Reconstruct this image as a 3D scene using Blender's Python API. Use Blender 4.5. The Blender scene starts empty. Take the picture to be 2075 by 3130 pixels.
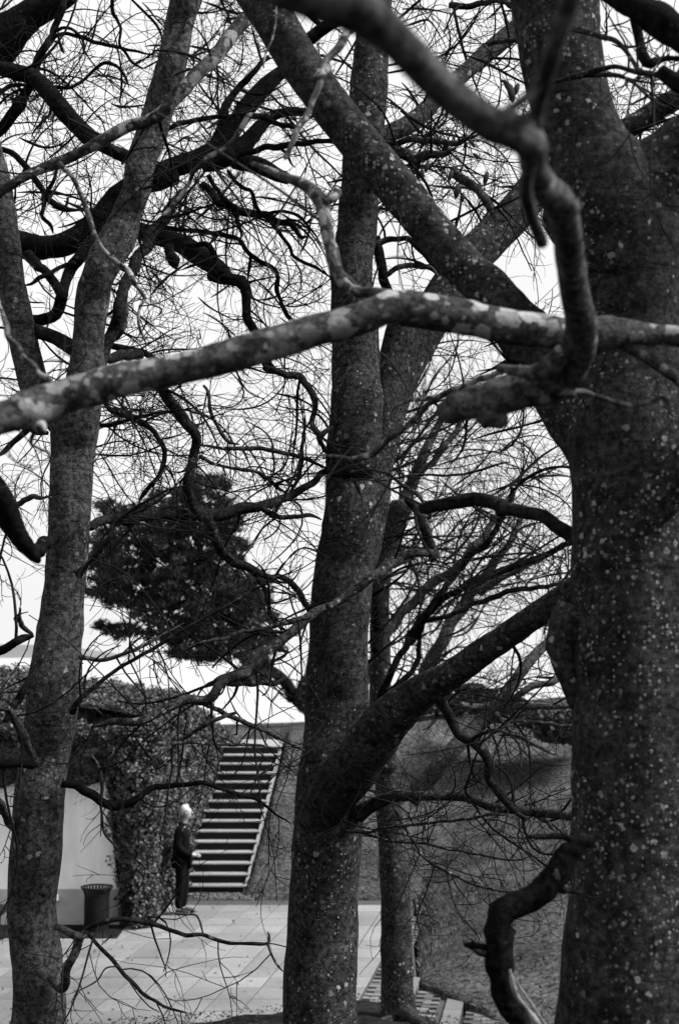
import bpy, bmesh, math, random
import numpy as np
from mathutils import Vector, noise, Matrix
random.seed(7); rng = np.random.default_rng(7)
R = math.radians
sc = bpy.context.scene
col = sc.collection
# ---------------------------------------------------------------- camera, sky, sun, exposure
CAMZ = 4.3; PITCH = R(5.61); FPX = 4347.0; CX, CY = 1037.5, 1565.0
cam_d = bpy.data.cameras.new('camera'); cam = bpy.data.objects.new('camera', cam_d); col.objects.link(cam)
cam.location = (0, 0, CAMZ); cam.rotation_euler = (math.pi/2 + PITCH, 0, 0)
cam_d.sensor_fit = 'VERTICAL'; cam_d.sensor_height = 36; cam_d.sensor_width = 24; cam_d.lens = 50
cam_d.clip_start = 0.05; cam_d.clip_end = 30000
cam_d.dof.use_dof = True; cam_d.dof.focus_distance = 8.2; cam_d.dof.aperture_fstop = 3.2
sc.camera = cam
SUN_EL, SUN_AZ = R(46), R(99)          # azimuth measured from +Y (view direction) towards +X (right)
w = bpy.data.worlds.new('World'); sc.world = w; w.use_nodes = True
nt = w.node_tree; nt.nodes.clear()
out = nt.nodes.new('ShaderNodeOutputWorld'); bg = nt.nodes.new('ShaderNodeBackground')
sky = nt.nodes.new('ShaderNodeTexSky'); sky.sky_type = 'NISHITA'; sky.sun_disc = False
sky.sun_elevation = SUN_EL; sky.sun_rotation = SUN_AZ; sky.dust_density = 4; sky.air_density = 1
bw = nt.nodes.new('ShaderNodeRGBToBW'); nt.links.new(sky.outputs[0], bw.inputs[0])
cl = nt.nodes.new('ShaderNodeTexNoise'); cl.inputs['Scale'].default_value = 2.2; cl.inputs['Detail'].default_value = 5
tc = nt.nodes.new('ShaderNodeTexCoord'); nt.links.new(tc.outputs['Generated'], cl.inputs['Vector'])
mr = nt.nodes.new('ShaderNodeMapRange'); nt.links.new(cl.outputs['Fac'], mr.inputs[0])
mr.inputs['From Min'].default_value = .3; mr.inputs['From Max'].default_value = .7
mr.inputs['To Min'].default_value = 7.6; mr.inputs['To Max'].default_value = 8.8
mx = nt.nodes.new('ShaderNodeMix'); mx.data_type = 'FLOAT'; mx.inputs[0].default_value = .85    # overcast layer over the clear sky
nt.links.new(bw.outputs[0], mx.inputs[2]); nt.links.new(mr.outputs[0], mx.inputs[3])
nt.links.new(mx.outputs[0], bg.inputs['Color']); bg.inputs['Strength'].default_value = .068
nt.links.new(bg.outputs[0], out.inputs[0])
sun_d = bpy.data.lights.new('sun', 'SUN'); sun = bpy.data.objects.new('sun', sun_d); col.objects.link(sun)
sun_d.energy = 5.0; sun_d.angle = R(20); sun_d.color = (1, 1, 1)
sdir = Vector((math.sin(SUN_AZ)*math.cos(SUN_EL), math.cos(SUN_AZ)*math.cos(SUN_EL), math.sin(SUN_EL)))
sun.rotation_euler = sdir.to_track_quat('Z', 'Y').to_euler()
sc.view_settings.view_transform = 'Standard'; sc.view_settings.look = 'None'
sc.view_settings.exposure = 1.0; sc.view_settings.gamma = 1; sc.view_settings.use_curve_mapping = False
sc.render.engine = 'CYCLES'; sc.cycles.max_bounces = 5; sc.cycles.diffuse_bounces = 2

# ---------------------------------------------------------------- helpers
cp_, sp_ = math.cos(PITCH), math.sin(PITCH)
def W(sx, sy, d):
    u = (sx-CX)/FPX; v = -(sy-CY)/FPX
    y = cp_ - v*sp_; z = sp_ + v*cp_
    t = d/y
    return Vector((u*t, d, CAMZ + z*t)), t
TILE = {'F': (0, 0, 1/1.3234)}
for i, gx in enumerate((0, 500, 1000, 1515)):
    for j, gy in enumerate((0, 500, 1000, 1500)):
        TILE['ABCD'[i]+str(j+1)] = (gx, gy, 2.8)
for k, (a, b) in enumerate(((0, 0), (1035, 0), (0, 780), (1035, 780), (0, 1560), (1035, 1560), (0, 2340), (1035, 2340))):
    TILE['R'+str(k+1)] = (a, b, 1.5077)
TILE['Z6'] = (0, 1880, 3.8156); TILE['Z7'] = (1400, 2500, 3.5636)

def tag(o, label=None, cat=None, group=None, kind=None):
    if label: o['label'] = label
    if cat: o['category'] = cat
    if group: o['group'] = group
    if kind: o['kind'] = kind
    return o
def empty(name, loc, label, cat, group=None, rz=0):
    o = bpy.data.objects.new(name, None); col.objects.link(o); o.location = loc; o.rotation_euler.z = rz
    o.empty_display_size = .2
    return tag(o, label, cat, group)
def link(name, me, mat=None, parent=None, loc=None):
    o = bpy.data.objects.new(name, me); col.objects.link(o)
    if mat and not me.materials: me.materials.append(mat)
    if parent: o.parent = parent
    if loc is not None: o.location = loc
    return o
def mesh_np(name, V, F, smooth=False):
    me = bpy.data.meshes.new(name)
    V = np.asarray(V, dtype=np.float32); F = np.asarray(F, dtype=np.int32); k = F.shape[1]
    me.vertices.add(len(V)); me.vertices.foreach_set('co', V.ravel())
    me.loops.add(F.size); me.loops.foreach_set('vertex_index', F.ravel())
    me.polygons.add(len(F)); me.polygons.foreach_set('loop_start', np.arange(len(F), dtype=np.int32)*k)
    try: me.polygons.foreach_set('loop_total', np.full(len(F), k, dtype=np.int32))
    except Exception: pass
    me.update(calc_edges=True)
    if smooth: me.polygons.foreach_set('use_smooth', np.ones(len(F), dtype=bool))
    me.validate()
    return me
class MB:                                  # collects boxes and prisms for one mesh
    def __init__(s): s.v = []; s.f = []
    def box(s, x0, y0, z0, x1, y1, z1):
        b = len(s.v)
        s.v += [(x0,y0,z0),(x1,y0,z0),(x1,y1,z0),(x0,y1,z0),(x0,y0,z1),(x1,y0,z1),(x1,y1,z1),(x0,y1,z1)]
        s.f += [tuple(b+i for i in q) for q in ((0,3,2,1),(4,5,6,7),(0,1,5,4),(1,2,6,5),(2,3,7,6),(3,0,4,7))]
    def prism(s, pts, z0, z1):             # vertical prism from xy outline (counter-clockwise)
        b = len(s.v); n = len(pts)
        z0s = z0 if isinstance(z0, (list, tuple)) else [z0]*n; z1s = z1 if isinstance(z1, (list, tuple)) else [z1]*n
        s.v += [(p[0], p[1], z0s[i]) for i, p in enumerate(pts)] + [(p[0], p[1], z1s[i]) for i, p in enumerate(pts)]
        s.f += [tuple(b+i for i in reversed(range(n))), tuple(b+n+i for i in range(n))]
        s.f += [(b+i, b+(i+1) % n, b+n+(i+1) % n, b+n+i) for i in range(n)]
    def mesh(s, name, bevel=0):
        me = bpy.data.meshes.new(name); me.from_pydata(s.v, [], s.f); me.update()
        if bevel:
            bm = bmesh.new(); bm.from_mesh(me)
            bmesh.ops.bevel(bm, geom=bm.edges[:], offset=bevel, segments=1, affect='EDGES'); bm.to_mesh(me); bm.free()
        return me
    def build(s, name, mat, parent=None, bevel=0, loc=None):
        return link(name, s.mesh(name, bevel), mat, parent, loc)

# ---------------------------------------------------------------- materials (a black and white place)
class NT:
    def __init__(s, name):
        s.m = bpy.data.materials.new(name); s.m.use_nodes = True; s.t = s.m.node_tree
        s.b = s.t.nodes['Principled BSDF']; s.geo = s.t.nodes.new('ShaderNodeNewGeometry')
    def n(s, typ, **kw):
        nd = s.t.nodes.new('ShaderNode'+typ)
        for k, v in kw.items():
            if k in ('op', 'operation'): nd.operation = v
            elif hasattr(nd, k) and not k[0].isupper(): setattr(nd, k, v)
            else: nd.inputs[k.replace('_', ' ')].default_value = v
        return nd
    def l(s, a, b): s.t.links.new(a, b)
    def noise(s, scale, detail=4, vec=None, rough=.55):
        nd = s.n('TexNoise'); nd.inputs['Scale'].default_value = scale; nd.inputs['Detail'].default_value = detail
        nd.inputs['Roughness'].default_value = rough
        s.l(vec if vec else s.geo.outputs['Position'], nd.inputs['Vector']); return nd.outputs['Fac']
    def rng(s, x, a, b, c, d, smooth=False):
        nd = s.n('MapRange'); s.l(x, nd.inputs[0])
        if smooth: nd.interpolation_type = 'SMOOTHSTEP'
        for i, v in enumerate((a, b, c, d)): nd.inputs[i+1].default_value = v
        return nd.outputs[0]
    def math(s, op, a, b=None):
        nd = s.n('Math'); nd.operation = op
        for i, x in enumerate((a, b)):
            if x is None: continue
            if isinstance(x, (int, float)): nd.inputs[i].default_value = x
            else: s.l(x, nd.inputs[i])
        return nd.outputs[0]
    def mix(s, f, a, b):
        nd = s.n('Mix'); nd.data_type = 'FLOAT'
        for i, x in ((0, f), (2, a), (3, b)):
            if isinstance(x, (int, float)): nd.inputs[i].default_value = x
            else: s.l(x, nd.inputs[i])
        return nd.outputs[0]
    def bump(s, h, strength, dist):
        nd = s.n('Bump'); nd.inputs['Strength'].default_value = strength; nd.inputs['Distance'].default_value = dist
        s.l(h, nd.inputs['Height']); s.l(nd.outputs[0], s.b.inputs['Normal'])
    def fin(s, colr, rough=.9, spec=.2):
        if isinstance(colr, (int, float)): s.b.inputs['Base Color'].default_value = (colr, colr, colr, 1)
        else: s.l(colr, s.b.inputs['Base Color'])
        s.b.inputs['Roughness'].default_value = rough; s.b.inputs['Specular IOR Level'].default_value = spec
        return s.m
def spots(n, scale, lo, hi, warp=.35, seed=0.0, soft=.3):
    """round crusts: voronoi cells of very different size, edges broken up by noise"""
    mp = n.n('Mapping'); mp.inputs['Location'].default_value = (seed, seed*2.3, seed*.7); n.l(n.geo.outputs['Position'], mp.inputs[0])
    wn = n.n('TexNoise'); wn.inputs['Scale'].default_value = scale*2.4; wn.inputs['Detail'].default_value = 3; n.l(mp.outputs[0], wn.inputs['Vector'])
    vm = n.n('VectorMath'); vm.operation = 'MULTIPLY_ADD'; n.l(wn.outputs['Color'], vm.inputs[0])
    k = warp/scale; vm.inputs[1].default_value = (k, k, k); n.l(mp.outputs[0], vm.inputs[2])
    v = n.n('TexVoronoi'); v.inputs['Scale'].default_value = scale; n.l(vm.outputs[0], v.inputs['Vector'])
    sep = n.n('SeparateColor'); n.l(v.outputs['Color'], sep.inputs[0])
    size = n.rng(sep.outputs[0], 0, 1, lo, hi)
    diff = n.math('SUBTRACT', size, v.outputs['Distance'])
    return n.rng(diff, 0, soft*.25, 0, 1, True), sep.outputs[1], v.outputs['Distance']
def bark(name, base=.035, lichen=.33, s1=26, s2=60, a1=.0, a2=.0, mott=1.0, dark=.5, clus=1.0):
    n = NT(name)
    big = n.noise(2.2, 4); a = n.noise(7, 4); b = n.noise(34, 6, rough=.78); c = n.noise(120, 4, rough=.7)
    mo = n.rng(b, .38, .64, 1-.62*mott, 1+1.5*mott, True)                       # speckled grey skin of beech bark
    tone = n.math('MULTIPLY', mo, base)
    tone = n.math('MULTIPLY', tone, n.rng(a, .3, .7, .55, 1.4)); tone = n.math('MULTIPLY', tone, n.rng(c, .3, .7, .6, 1.45))
    wm = n.n('Mapping'); wm.inputs['Scale'].default_value = (2.5, 2.5, 46); n.l(n.geo.outputs['Position'], wm.inputs[0])
    wr = n.noise(1, 5, wm.outputs[0], .7)                                       # fine sideways creases
    tone = n.math('MULTIPLY', tone, n.rng(wr, .34, .46, .55, 1))
    kn, _, _ = spots(n, 5.5, -.5, .20, 1.0, 8.8, .5)                            # old branch scars
    tone = n.mix(n.math('MULTIPLY', kn, .85), tone, .003)
    dk, _, _ = spots(n, 15, -.25, .45, 1.3, 3.1, .8)                            # dark mossy blotches
    tone = n.mix(n.math('MULTIPLY', dk, dark), tone, .004)
    def crust(scale, add, seed, warp, nscale, soft):
        m, cr, dist = spots(n, scale, -.45+add, .42+add*.5, warp, seed, soft)
        msk = n.rng(n.noise(nscale*.6, 5), .44, .58, max(0, 1-clus), 1, True)
        grain = n.rng(n.noise(scale*5, 4, rough=.8), .3, .62, .45, 1)
        return n.math('MULTIPLY', n.math('MULTIPLY', m, msk), n.math('MULTIPLY', grain, n.rng(cr, 0, 1, .25, 1)))
    m1 = crust(s1, a1, .7, .7, 2.3, .4); m2 = crust(s2, a2, 5.2, .6, 3.7, .6)
    m3 = crust(8.5, -.05+a1*.4, 12.3, 1.7, 1.3, 1.2); tone = n.mix(n.math('MULTIPLY', m3, .8), tone, lichen*.38)
    tone = n.mix(m2, tone, lichen*.8); tone = n.mix(m1, tone, lichen)
    h = n.math('ADD', n.math('MULTIPLY', b, .8), n.math('MULTIPLY', n.math('MAXIMUM', m1, m2), .3)); h = n.math('ADD', h, n.math('MULTIPLY', c, .35)); h = n.math('ADD', h, n.math('MULTIPLY', wr, .6)); h = n.math('SUBTRACT', h, n.math('MULTIPLY', kn, .5))
    n.bump(h, .7, .014)
    return n.fin(tone, .95, .03)
M = {}
M['bark_left'] = bark('bark_left', .024, .24, 23, 52, .02, .02)
M['bark_centre'] = bark('bark_centre', .016, .28, 21, 50, .04, .1, dark=.7)
M['bark_right'] = bark('bark_right', .015, .34, 29, 60, .04, .27, .8, clus=.97)
M['bark_branch'] = bark('bark_branch', .027, .33, 15, 34, .62, .25, .8, clus=.5)
M['bark_near'] = bark('bark_near', .036, .24, 18, 45, .1, 0, .9)
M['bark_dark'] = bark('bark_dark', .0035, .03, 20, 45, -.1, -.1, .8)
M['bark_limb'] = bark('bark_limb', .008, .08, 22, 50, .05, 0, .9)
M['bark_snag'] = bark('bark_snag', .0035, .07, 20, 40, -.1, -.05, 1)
def twigmat(name, c0, c1):
    n = NT(name); return n.fin(n.mix(n.rng(n.noise(1.7, 3), .35, .65, 0, 1), c0, c1), .9, .03)
M['twig'] = twigmat('twig', .004, .012)
M['twig_light'] = twigmat('twig_light', .012, .035)
def plain(name, c0, c1, scale, rough=.9, spec=.2, bump=0, bscale=None, dist=.01):
    n = NT(name); f = n.noise(scale, 5, rough=.65)
    t = n.mix(n.rng(f, .3, .7, 0, 1), c0, c1)
    if bump: n.bump(n.noise(bscale or scale*4, 4), bump, dist)
    return n.fin(t, rough, spec)
M['grass'] = plain('grass', .035, .11, 5.5, 1, .0, .9, 30, .03)
n = NT('grass_ground'); a = n.noise(1.1, 4); b = n.noise(14, 5, rough=.75); c = n.noise(60, 3)
t = n.mix(n.rng(b, .38, .64, 0, 1), .014, .085); t = n.math('MULTIPLY', t, n.rng(a, .3, .7, .55, 1.35)); t = n.math('MULTIPLY', t, n.rng(c, .3, .7, .6, 1.4))
n.bump(b, .8, .04); M['grass_ground'] = n.fin(t, 1, .0)
M['soil'] = plain('soil', .004, .02, 9, 1, .02, 1, 22, .03)
M['bed'] = plain('paving_bed', .04, .06, 4, 1, .1)
def objtone(name, lo, hi, nscale, k=.18, rough=.85, spec=.25, bump=.2):
    n = NT(name); oi = n.n('ObjectInfo'); f = n.noise(nscale, 5, rough=.7); big = n.noise(.7, 3)
    t = n.mix(oi.outputs['Random'], lo, hi); t = n.math('MULTIPLY', t, n.rng(f, .3, .7, 1-k, 1+k)); t = n.math('MULTIPLY', t, n.rng(big, .3, .7, .78, 1.12))
    n.bump(f, bump, .004); return n.fin(t, rough, spec)
M['slab'] = objtone('slab', .128, .178, 18, .22)
M['brick'] = objtone('brick', .035, .13, 22, .25)
M['step_stone'] = objtone('step_stone', .09, .12, 20, .15)
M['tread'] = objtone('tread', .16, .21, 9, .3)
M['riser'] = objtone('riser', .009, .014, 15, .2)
M['gravel'] = plain('gravel', .04, .15, 26, .95, .2, 1, 30, .02)
n = NT('wall_plaster'); mp = n.n('Mapping'); mp.inputs['Scale'].default_value = (5, 5, .5); n.l(n.geo.outputs['Position'], mp.inputs[0])
st = n.noise(1, 5, mp.outputs[0], .7); bl = n.noise(1.4, 4)
t = n.math('MULTIPLY', n.rng(st, .3, .62, .68, .84), n.rng(bl, .3, .7, .9, 1.03)); n.bump(n.noise(60, 4), .15, .003); M['wall'] = n.fin(t, .9, .2)
M['shaded_wall_foot'] = plain('shaded_wall_foot', .26, .42, 2.5, .95, .15, .2, 50, .003)  # grey of the lower wall: its shading put into the colour
M['white'] = plain('white_metal', .78, .82, 5, .5, .4)
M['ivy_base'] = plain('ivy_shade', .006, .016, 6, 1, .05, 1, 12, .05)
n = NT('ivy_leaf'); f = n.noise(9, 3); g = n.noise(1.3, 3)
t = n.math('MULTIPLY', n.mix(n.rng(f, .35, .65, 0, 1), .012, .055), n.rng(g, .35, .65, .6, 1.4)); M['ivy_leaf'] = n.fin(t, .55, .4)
M['needle'] = plain('pine_needle', .010, .034, 2.2, .8, .1)
M['shrub'] = plain('shrub_leaf', .008, .03, 3, .7, .3)
M['dry_leaf'] = plain('dry_leaf', .006, .02, 8, .8, .2)
M['coat'] = plain('dark_cloth', .0035, .007, 30, .95, .02, .3, 60, .004)
M['skin'] = plain('skin', .26, .32, 20, .6, .3)
M['hair'] = plain('white_hair', .5, .62, 60, .7, .3, .5, 120, .004)
M['shoe'] = plain('shoe_leather', .008, .014, 20, .5, .4)
M['bin'] = plain('bin_metal', .004, .008, 10, .6, .12)
M['wood'] = plain('bare_wood', .05, .2, 30, .8, .2, .7, 45, .01)
M['coast'] = plain('far_coast', .11, .15, .002, 1, 0)
n = NT('sea'); mp = n.n('Mapping'); mp.inputs['Scale'].default_value = (.05, .35, 1); n.l(n.geo.outputs['Position'], mp.inputs[0])
nn = n.noise(1, 5, mp.outputs[0]); n.bump(nn, .25, .3); M['sea'] = n.fin(.30, .28, .6)

# ---------------------------------------------------------------- tubes
def catmull(P, step):
    """P: (n,4) array xyz + radius -> resampled"""
    n = len(P)
    if n == 2: Q = np.vstack([P[0]*2-P[1], P, P[1]*2-P[0]])
    else: Q = np.vstack([P[0]*2-P[1], P, P[-1]*2-P[-2]])
    outp = []
    for i in range(1, n):
        p0, p1, p2, p3 = Q[i-1], Q[i], Q[i+1], Q[i+2]
        L = np.linalg.norm(p2[:3]-p1[:3]); k = max(1, min(40, int(math.ceil(L/step))))
        for t in np.arange(k)/k:
            outp.append(.5*((2*p1)+(-p0+p2)*t+(2*p0-5*p1+4*p2-p3)*t*t+(-p0+3*p1-3*p2+p3)*t**3))
    outp.append(P[-1]); A = np.array(outp); A[:, 3] = np.clip(A[:, 3], P[:, 3].min()*.8, P[:, 3].max()*1.1)
    return A
def tube_mesh(name, P, sides, lump=.05, wig=0.0, cap=True):
    n = len(P); T = np.gradient(P[:, :3], axis=0); T /= np.linalg.norm(T, axis=1)[:, None]+1e-9
    up = np.array([.13, -.95, .25]); N = np.cross(T[0], up); N /= np.linalg.norm(N)+1e-9
    Ns = []
    for i in range(n):
        N = N - T[i]*np.dot(N, T[i]); N /= np.linalg.norm(N)+1e-9; Ns.append(N.copy())
    Ns = np.array(Ns); B = np.cross(T, Ns)
    ang = np.arange(sides)*2*math.pi/sides
    V = []
    for i in range(n):
        c = P[i, :3]; r = P[i, 3]
        if wig:
            q = Vector(c*(1.6/max(wig, .02)*.12)); c = c + wig*(Ns[i]*noise.noise(q) + B[i]*noise.noise(q+Vector((9, 3, 1))))*1.0
        for a in ang:
            dv = Ns[i]*math.cos(a)+B[i]*math.sin(a)
            rr = r
            if lump:
                q = Vector(c + dv*r)
                rr = r*(1 + lump*(noise.noise(q*(2.2/max(r*4, .08)))*1.4 + .6*noise.noise(q*(6/max(r*4, .08)))))
            V.append(c+dv*rr)
    F = []
    idx = np.arange(n*sides).reshape(n, sides)
    a = idx[:-1]; b = np.roll(a, -1, 1); c2 = idx[1:]; d = np.roll(c2, -1, 1)
    F = np.stack([a, b, d, c2], -1).reshape(-1, 4)
    V = np.array(V)
    me = bpy.data.meshes.new(name)
    faces = [tuple(f) for f in F.tolist()]
    if cap:
        tip = P[-1, :3]+T[-1]*P[-1, 3]*.5; V = np.vstack([V, tip, P[0, :3]-T[0]*P[0, 3]*.3])
        t_ = len(V)-2; last = idx[-1]; first = idx[0]
        faces += [(int(last[k]), int(last[(k+1) % sides]), t_) for k in range(sides)]
        faces += [(int(first[(k+1) % sides]), int(first[k]), t_+1) for k in range(sides)]
    me.from_pydata(V.tolist(), [], faces); me.update()
    me.polygons.foreach_set('use_smooth', np.ones(len(me.polygons), dtype=bool))
    return me
def batch_tubes(PP, RR, sides=3):
    """PP (M,K,3), RR (M,K) -> verts, quads"""
    Mn, K, _ = PP.shape
    T = np.gradient(PP, axis=1); T /= np.linalg.norm(T, axis=2)[..., None]+1e-9
    up = rng.normal(size=(Mn, 1, 3)); N = np.cross(T, np.broadcast_to(up, T.shape)); N /= np.linalg.norm(N, axis=2)[..., None]+1e-9
    B = np.cross(T, N); ang = np.arange(sides)*2*math.pi/sides
    V = PP[:, :, None, :] + RR[:, :, None, None]*(N[:, :, None, :]*np.cos(ang)[None, None, :, None]+B[:, :, None, :]*np.sin(ang)[None, None, :, None])
    idx = np.arange(Mn*K*sides).reshape(Mn, K, sides)
    a = idx[:, :-1]; b = np.roll(a, -1, 2); c = idx[:, 1:]; d = np.roll(c, -1, 2)
    return V.reshape(-1, 3), np.stack([a, b, d, c], -1).reshape(-1, 4)
class Twigs:
    def __init__(s): s.V = []; s.F = []; s.off = 0
    def add(s, PP, RR, sides=3):
        if not len(PP): return
        V, F = batch_tubes(PP, RR, sides); s.V.append(V); s.F.append(F+s.off); s.off += len(V)
    def build(s, name, mat, parent, kind='stuff'):
        if not s.V: return
        o = link(name, mesh_np(name, np.vstack(s.V), np.vstack(s.F), True), mat, parent)
        if kind: o['kind'] = kind
        return o
def unit(a): return a/(np.linalg.norm(a, axis=-1, keepdims=True)+1e-9)
def sprout(P0, D0, L, r0, K, wav=.9, droop=-.12, tip=.45):
    """wavy shoots: persistent turning plus noise"""
    Mn = len(P0); D = unit(D0); cur = rng.normal(size=(Mn, 3))*wav/K*2.3
    pts = [P0]; p = P0.copy()
    for k in range(K-1):
        cur = cur*.88 + rng.normal(size=(Mn, 3))*wav/K*.95
        D = unit(D + cur + np.array([0, 0, droop/K])[None]); p = p + D*(L/(K-1))[:, None]; pts.append(p)
    PP = np.stack(pts, 1); t = np.linspace(0, 1, K)[None]
    RR = r0[:, None]*(1-(1-tip)*t); return PP, RR
def children(PP, RR, n, Lf, rf, K, spread=.9, flat=.75, wav=.7, tmin=.12, droop=-.1, rmin=.0029):
    Mn, Kp, _ = PP.shape
    wts = np.linalg.norm(PP[:, -1]-PP[:, 0], axis=1); wts = wts/wts.sum()
    i = rng.choice(Mn, n, p=wts); t = rng.uniform(tmin, .98, n)*(Kp-1); k = np.minimum(t.astype(int), Kp-2); f = t-k
    P0 = PP[i, k]*(1-f)[:, None]+PP[i, k+1]*f[:, None]; T = unit(PP[i, k+1]-PP[i, k])
    side = rng.normal(size=(n, 3)); side[:, 1] *= flat; side = unit(side - T*np.sum(side*T, 1)[:, None])
    D = T*rng.uniform(.3, 1.0, n)[:, None] + side*spread
    Lp = np.sum(np.linalg.norm(np.diff(PP, axis=1), axis=2), 1)
    L = Lp[i]*rng.uniform(.35, 1, n)*Lf; r = np.maximum(RR[i, k]*rf*rng.uniform(.6, 1, n), rmin)
    return sprout(P0, D, L, r, K, wav, droop)

# ---------------------------------------------------------------- trees from measured limbs
class Tree:
    nosprout = False
    def __init__(s, name, label, mat, base, cat='tree', group='bare beech trees on the slope'):
        s.e = empty(name, base, label, cat, group); s.base = Vector(base); s.mat = mat; s.tw = Twigs(); s.twmat = M['twig']; s.n = 0
    def part(s, line):
        head, body = line.split(':'); h = head.split(); kind, tile, d0, d1 = h[0], h[1], float(h[2]), float(h[3])
        opt = dict(x.split('=') for x in h[4:]); gx, gy, scl = TILE[tile]
        pts = [tuple(float(v) for v in p.split(',')) for p in body.split()]
        P = []
        for i, p in enumerate(pts):
            t_ = i/(len(pts)-1); d = p[3] if len(p) > 3 else d0+(d1-d0)*t_
            if len(p) <= 3 and 'flat' not in opt: d += (math.sin(i*1.7+gx+pts[0][0])*.03*d*.15)
            w_, t = W(gx+p[0]/scl, gy+p[1]/scl, d); P.append((*w_, p[2]/scl/2/FPX*t))
        P = np.array(P)
        if kind == 'B': P[-1, 3] *= .4
        maxpx = max(p[2] for p in pts)/scl
        sides = 28 if maxpx > 70 else 14 if maxpx > 28 else 8 if maxpx > 12 else 5
        step = max(P[:, 3].mean()*(.45 if maxpx > 70 else 1.0), .012)
        A = catmull(P, step)
        wig = float(opt.get('wig', 0 if maxpx > 40 else .9))*A[:, 3].mean()
        lump = float(opt.get('lump', .06 if maxpx > 28 else .07))
        A[:, :3] -= np.array(s.base)[None]
        o = link({'T': 'trunk', 'L': 'limb', 'B': 'branch'}[kind], tube_mesh('bark', A, sides, lump, wig), M[opt['m']] if 'm' in opt else s.mat, s.e)
        # shoots
        L = np.sum(np.linalg.norm(np.diff(A[:, :3], axis=0), axis=1))
        dens = float(opt.get('n', 0 if kind == 'T' or 'flat' in opt or s.nosprout else 1)); rm = A[:, 3].mean()
        cnt = int(dens*L*7)
        if cnt > 0:
            pr = A[None, :, :3]; rr = A[None, :, 3]
            L1 = float(opt.get('l', 1.0))
            K1 = 9
            i = rng.uniform(.05, 1, cnt)*(len(A)-2); k = i.astype(int); f = i-k
            P0 = A[k, :3]*(1-f)[:, None]+A[k+1, :3]*f[:, None]; T = unit(A[k+1, :3]-A[k, :3])
            side = rng.normal(size=(cnt, 3)); side[:, 1] *= .7; side = unit(side-T*np.sum(side*T, 1)[:, None])
            D = T*rng.uniform(.1, .9, cnt)[:, None]+side
            Ls = rng.uniform(.25, .95, cnt)*L1; r0 = np.minimum(A[k, 3]*.5, rng.uniform(.004, .013, cnt)*math.sqrt(L1))
            PP, RR = sprout(P0, D, Ls, r0, K1, .8, float(opt.get('droop', -.1)))
            s.tw.add(PP, RR, 4)
            P2, R2 = children(PP, RR, int(cnt*3.2), .7, .62, 7); s.tw.add(P2, R2, 3)
            P3, R3 = children(P2, R2, int(cnt*2.4), .5, .7, 5, rmin=.0023); s.tw.add(P3, R3, 3)
        return A
    def parts(s, txt):
        for ln in txt.strip().splitlines():
            if ln.strip(): s.part(ln.strip())
        return s
    def spray(s, x0, y0, x1, y1, d0, d1, cnt, ang, aspread, Lpx, r=(.004, .011), sub=6, sub2=8, wav=.62, droop=-.1):
        """secondary branches of this tree inside one part of its crown (full-view pixel bounds -> world points)"""
        P0 = []; Dr = []; Ls = []; cnt = int(cnt*.85)+1
        for _ in range(cnt):
            d = random.uniform(d0, d1); x = random.uniform(x0, x1)*1.3234; y = random.uniform(y0, y1)*1.3234
            p, t = W(x, y, d); a = R(random.gauss(ang, aspread)); L = random.uniform(.45, 1)*Lpx*1.3234/FPX*t
            q = Vector((math.cos(a), random.gauss(0, .45), math.sin(a)))
            P0.append(p-s.base-q.normalized()*L*.5); Dr.append(q); Ls.append(L)
        P0 = np.array(P0); Dr = np.array(Dr); Ls = np.array(Ls)
        PP, RR = sprout(P0, Dr, Ls, rng.uniform(r[0]*1.9, r[1]*1.8, cnt), 14, wav, droop, .25); RR = RR*np.clip(np.linspace(.3, 4.2, 14), 0, 1)[None]; s.tw.add(PP, RR, 5)
        P2, R2 = children(PP, RR, int(cnt*sub*1.35), .8, .6, 8); s.tw.add(P2, R2, 3)
        P3, R3 = children(P2, R2, int(cnt*sub2*1.3), .75, .65, 6); s.tw.add(P3, R3, 3)
    def done(s):
        s.tw.build('twigs', s.twmat, s.e)

# ---------------------------------------------------------------- ground, sea, paving
def ruled(name, rows, mat, smooth=True, kind='structure', parent=None):
    nu = len(rows[0]); V = [p for r in rows for p in r]; idx = np.arange(len(V)).reshape(len(rows), nu)
    F = np.stack([idx[:-1, :-1], idx[:-1, 1:], idx[1:, 1:], idx[1:, :-1]], -1).reshape(-1, 4)
    o = link(name, mesh_np(name, V, F, smooth), mat, parent)
    if kind and not parent: o['kind'] = kind
    return o
def polyl(pts, n):
    P = np.array(pts, dtype=float); s = np.r_[0, np.cumsum(np.linalg.norm(np.diff(P[:, :2], axis=0), axis=1))]
    t = np.linspace(0, s[-1], n); return np.stack([np.interp(t, s, P[:, k]) for k in range(P.shape[1])], 1)
ED = Vector((.145, .99, 0)).normalized()                      # the paving's right-hand edge and step edges run this way
# sea, far coast, low ground under everything
o = link('sea', mesh_np('sea', [(-30000, 55, -15), (30000, 55, -15), (30000, 28000, -15), (-30000, 28000, -15)], [(0, 1, 2, 3)]), M['sea']); o['kind'] = 'structure'
rows = []
for j, (dy, k) in enumerate(((0, 0), (60, .55), (200, .9), (500, 1), (900, .8), (1500, 0))):
    rows.append([(x, 4500+dy, -15.5 + k*max(.5, (62-20*((x+2400)/1600 if x > -2400 else 0))*(1 if x < -1000 else max(0, 1-(x+1000)/260)) + 5*noise.noise(Vector((x*.004, j*.3, 0))))) for x in np.linspace(-6000, 900, 160)])
ruled('far_coast', rows, M['coast'])
o = link('ground', mesh_np('ground', [(-60, -20, -1.2), (60, -20, -1.2), (60, 60, -1.2), (-60, 60, -1.2)], [(0, 1, 2, 3)]), M['soil']); o['kind'] = 'structure'
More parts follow.
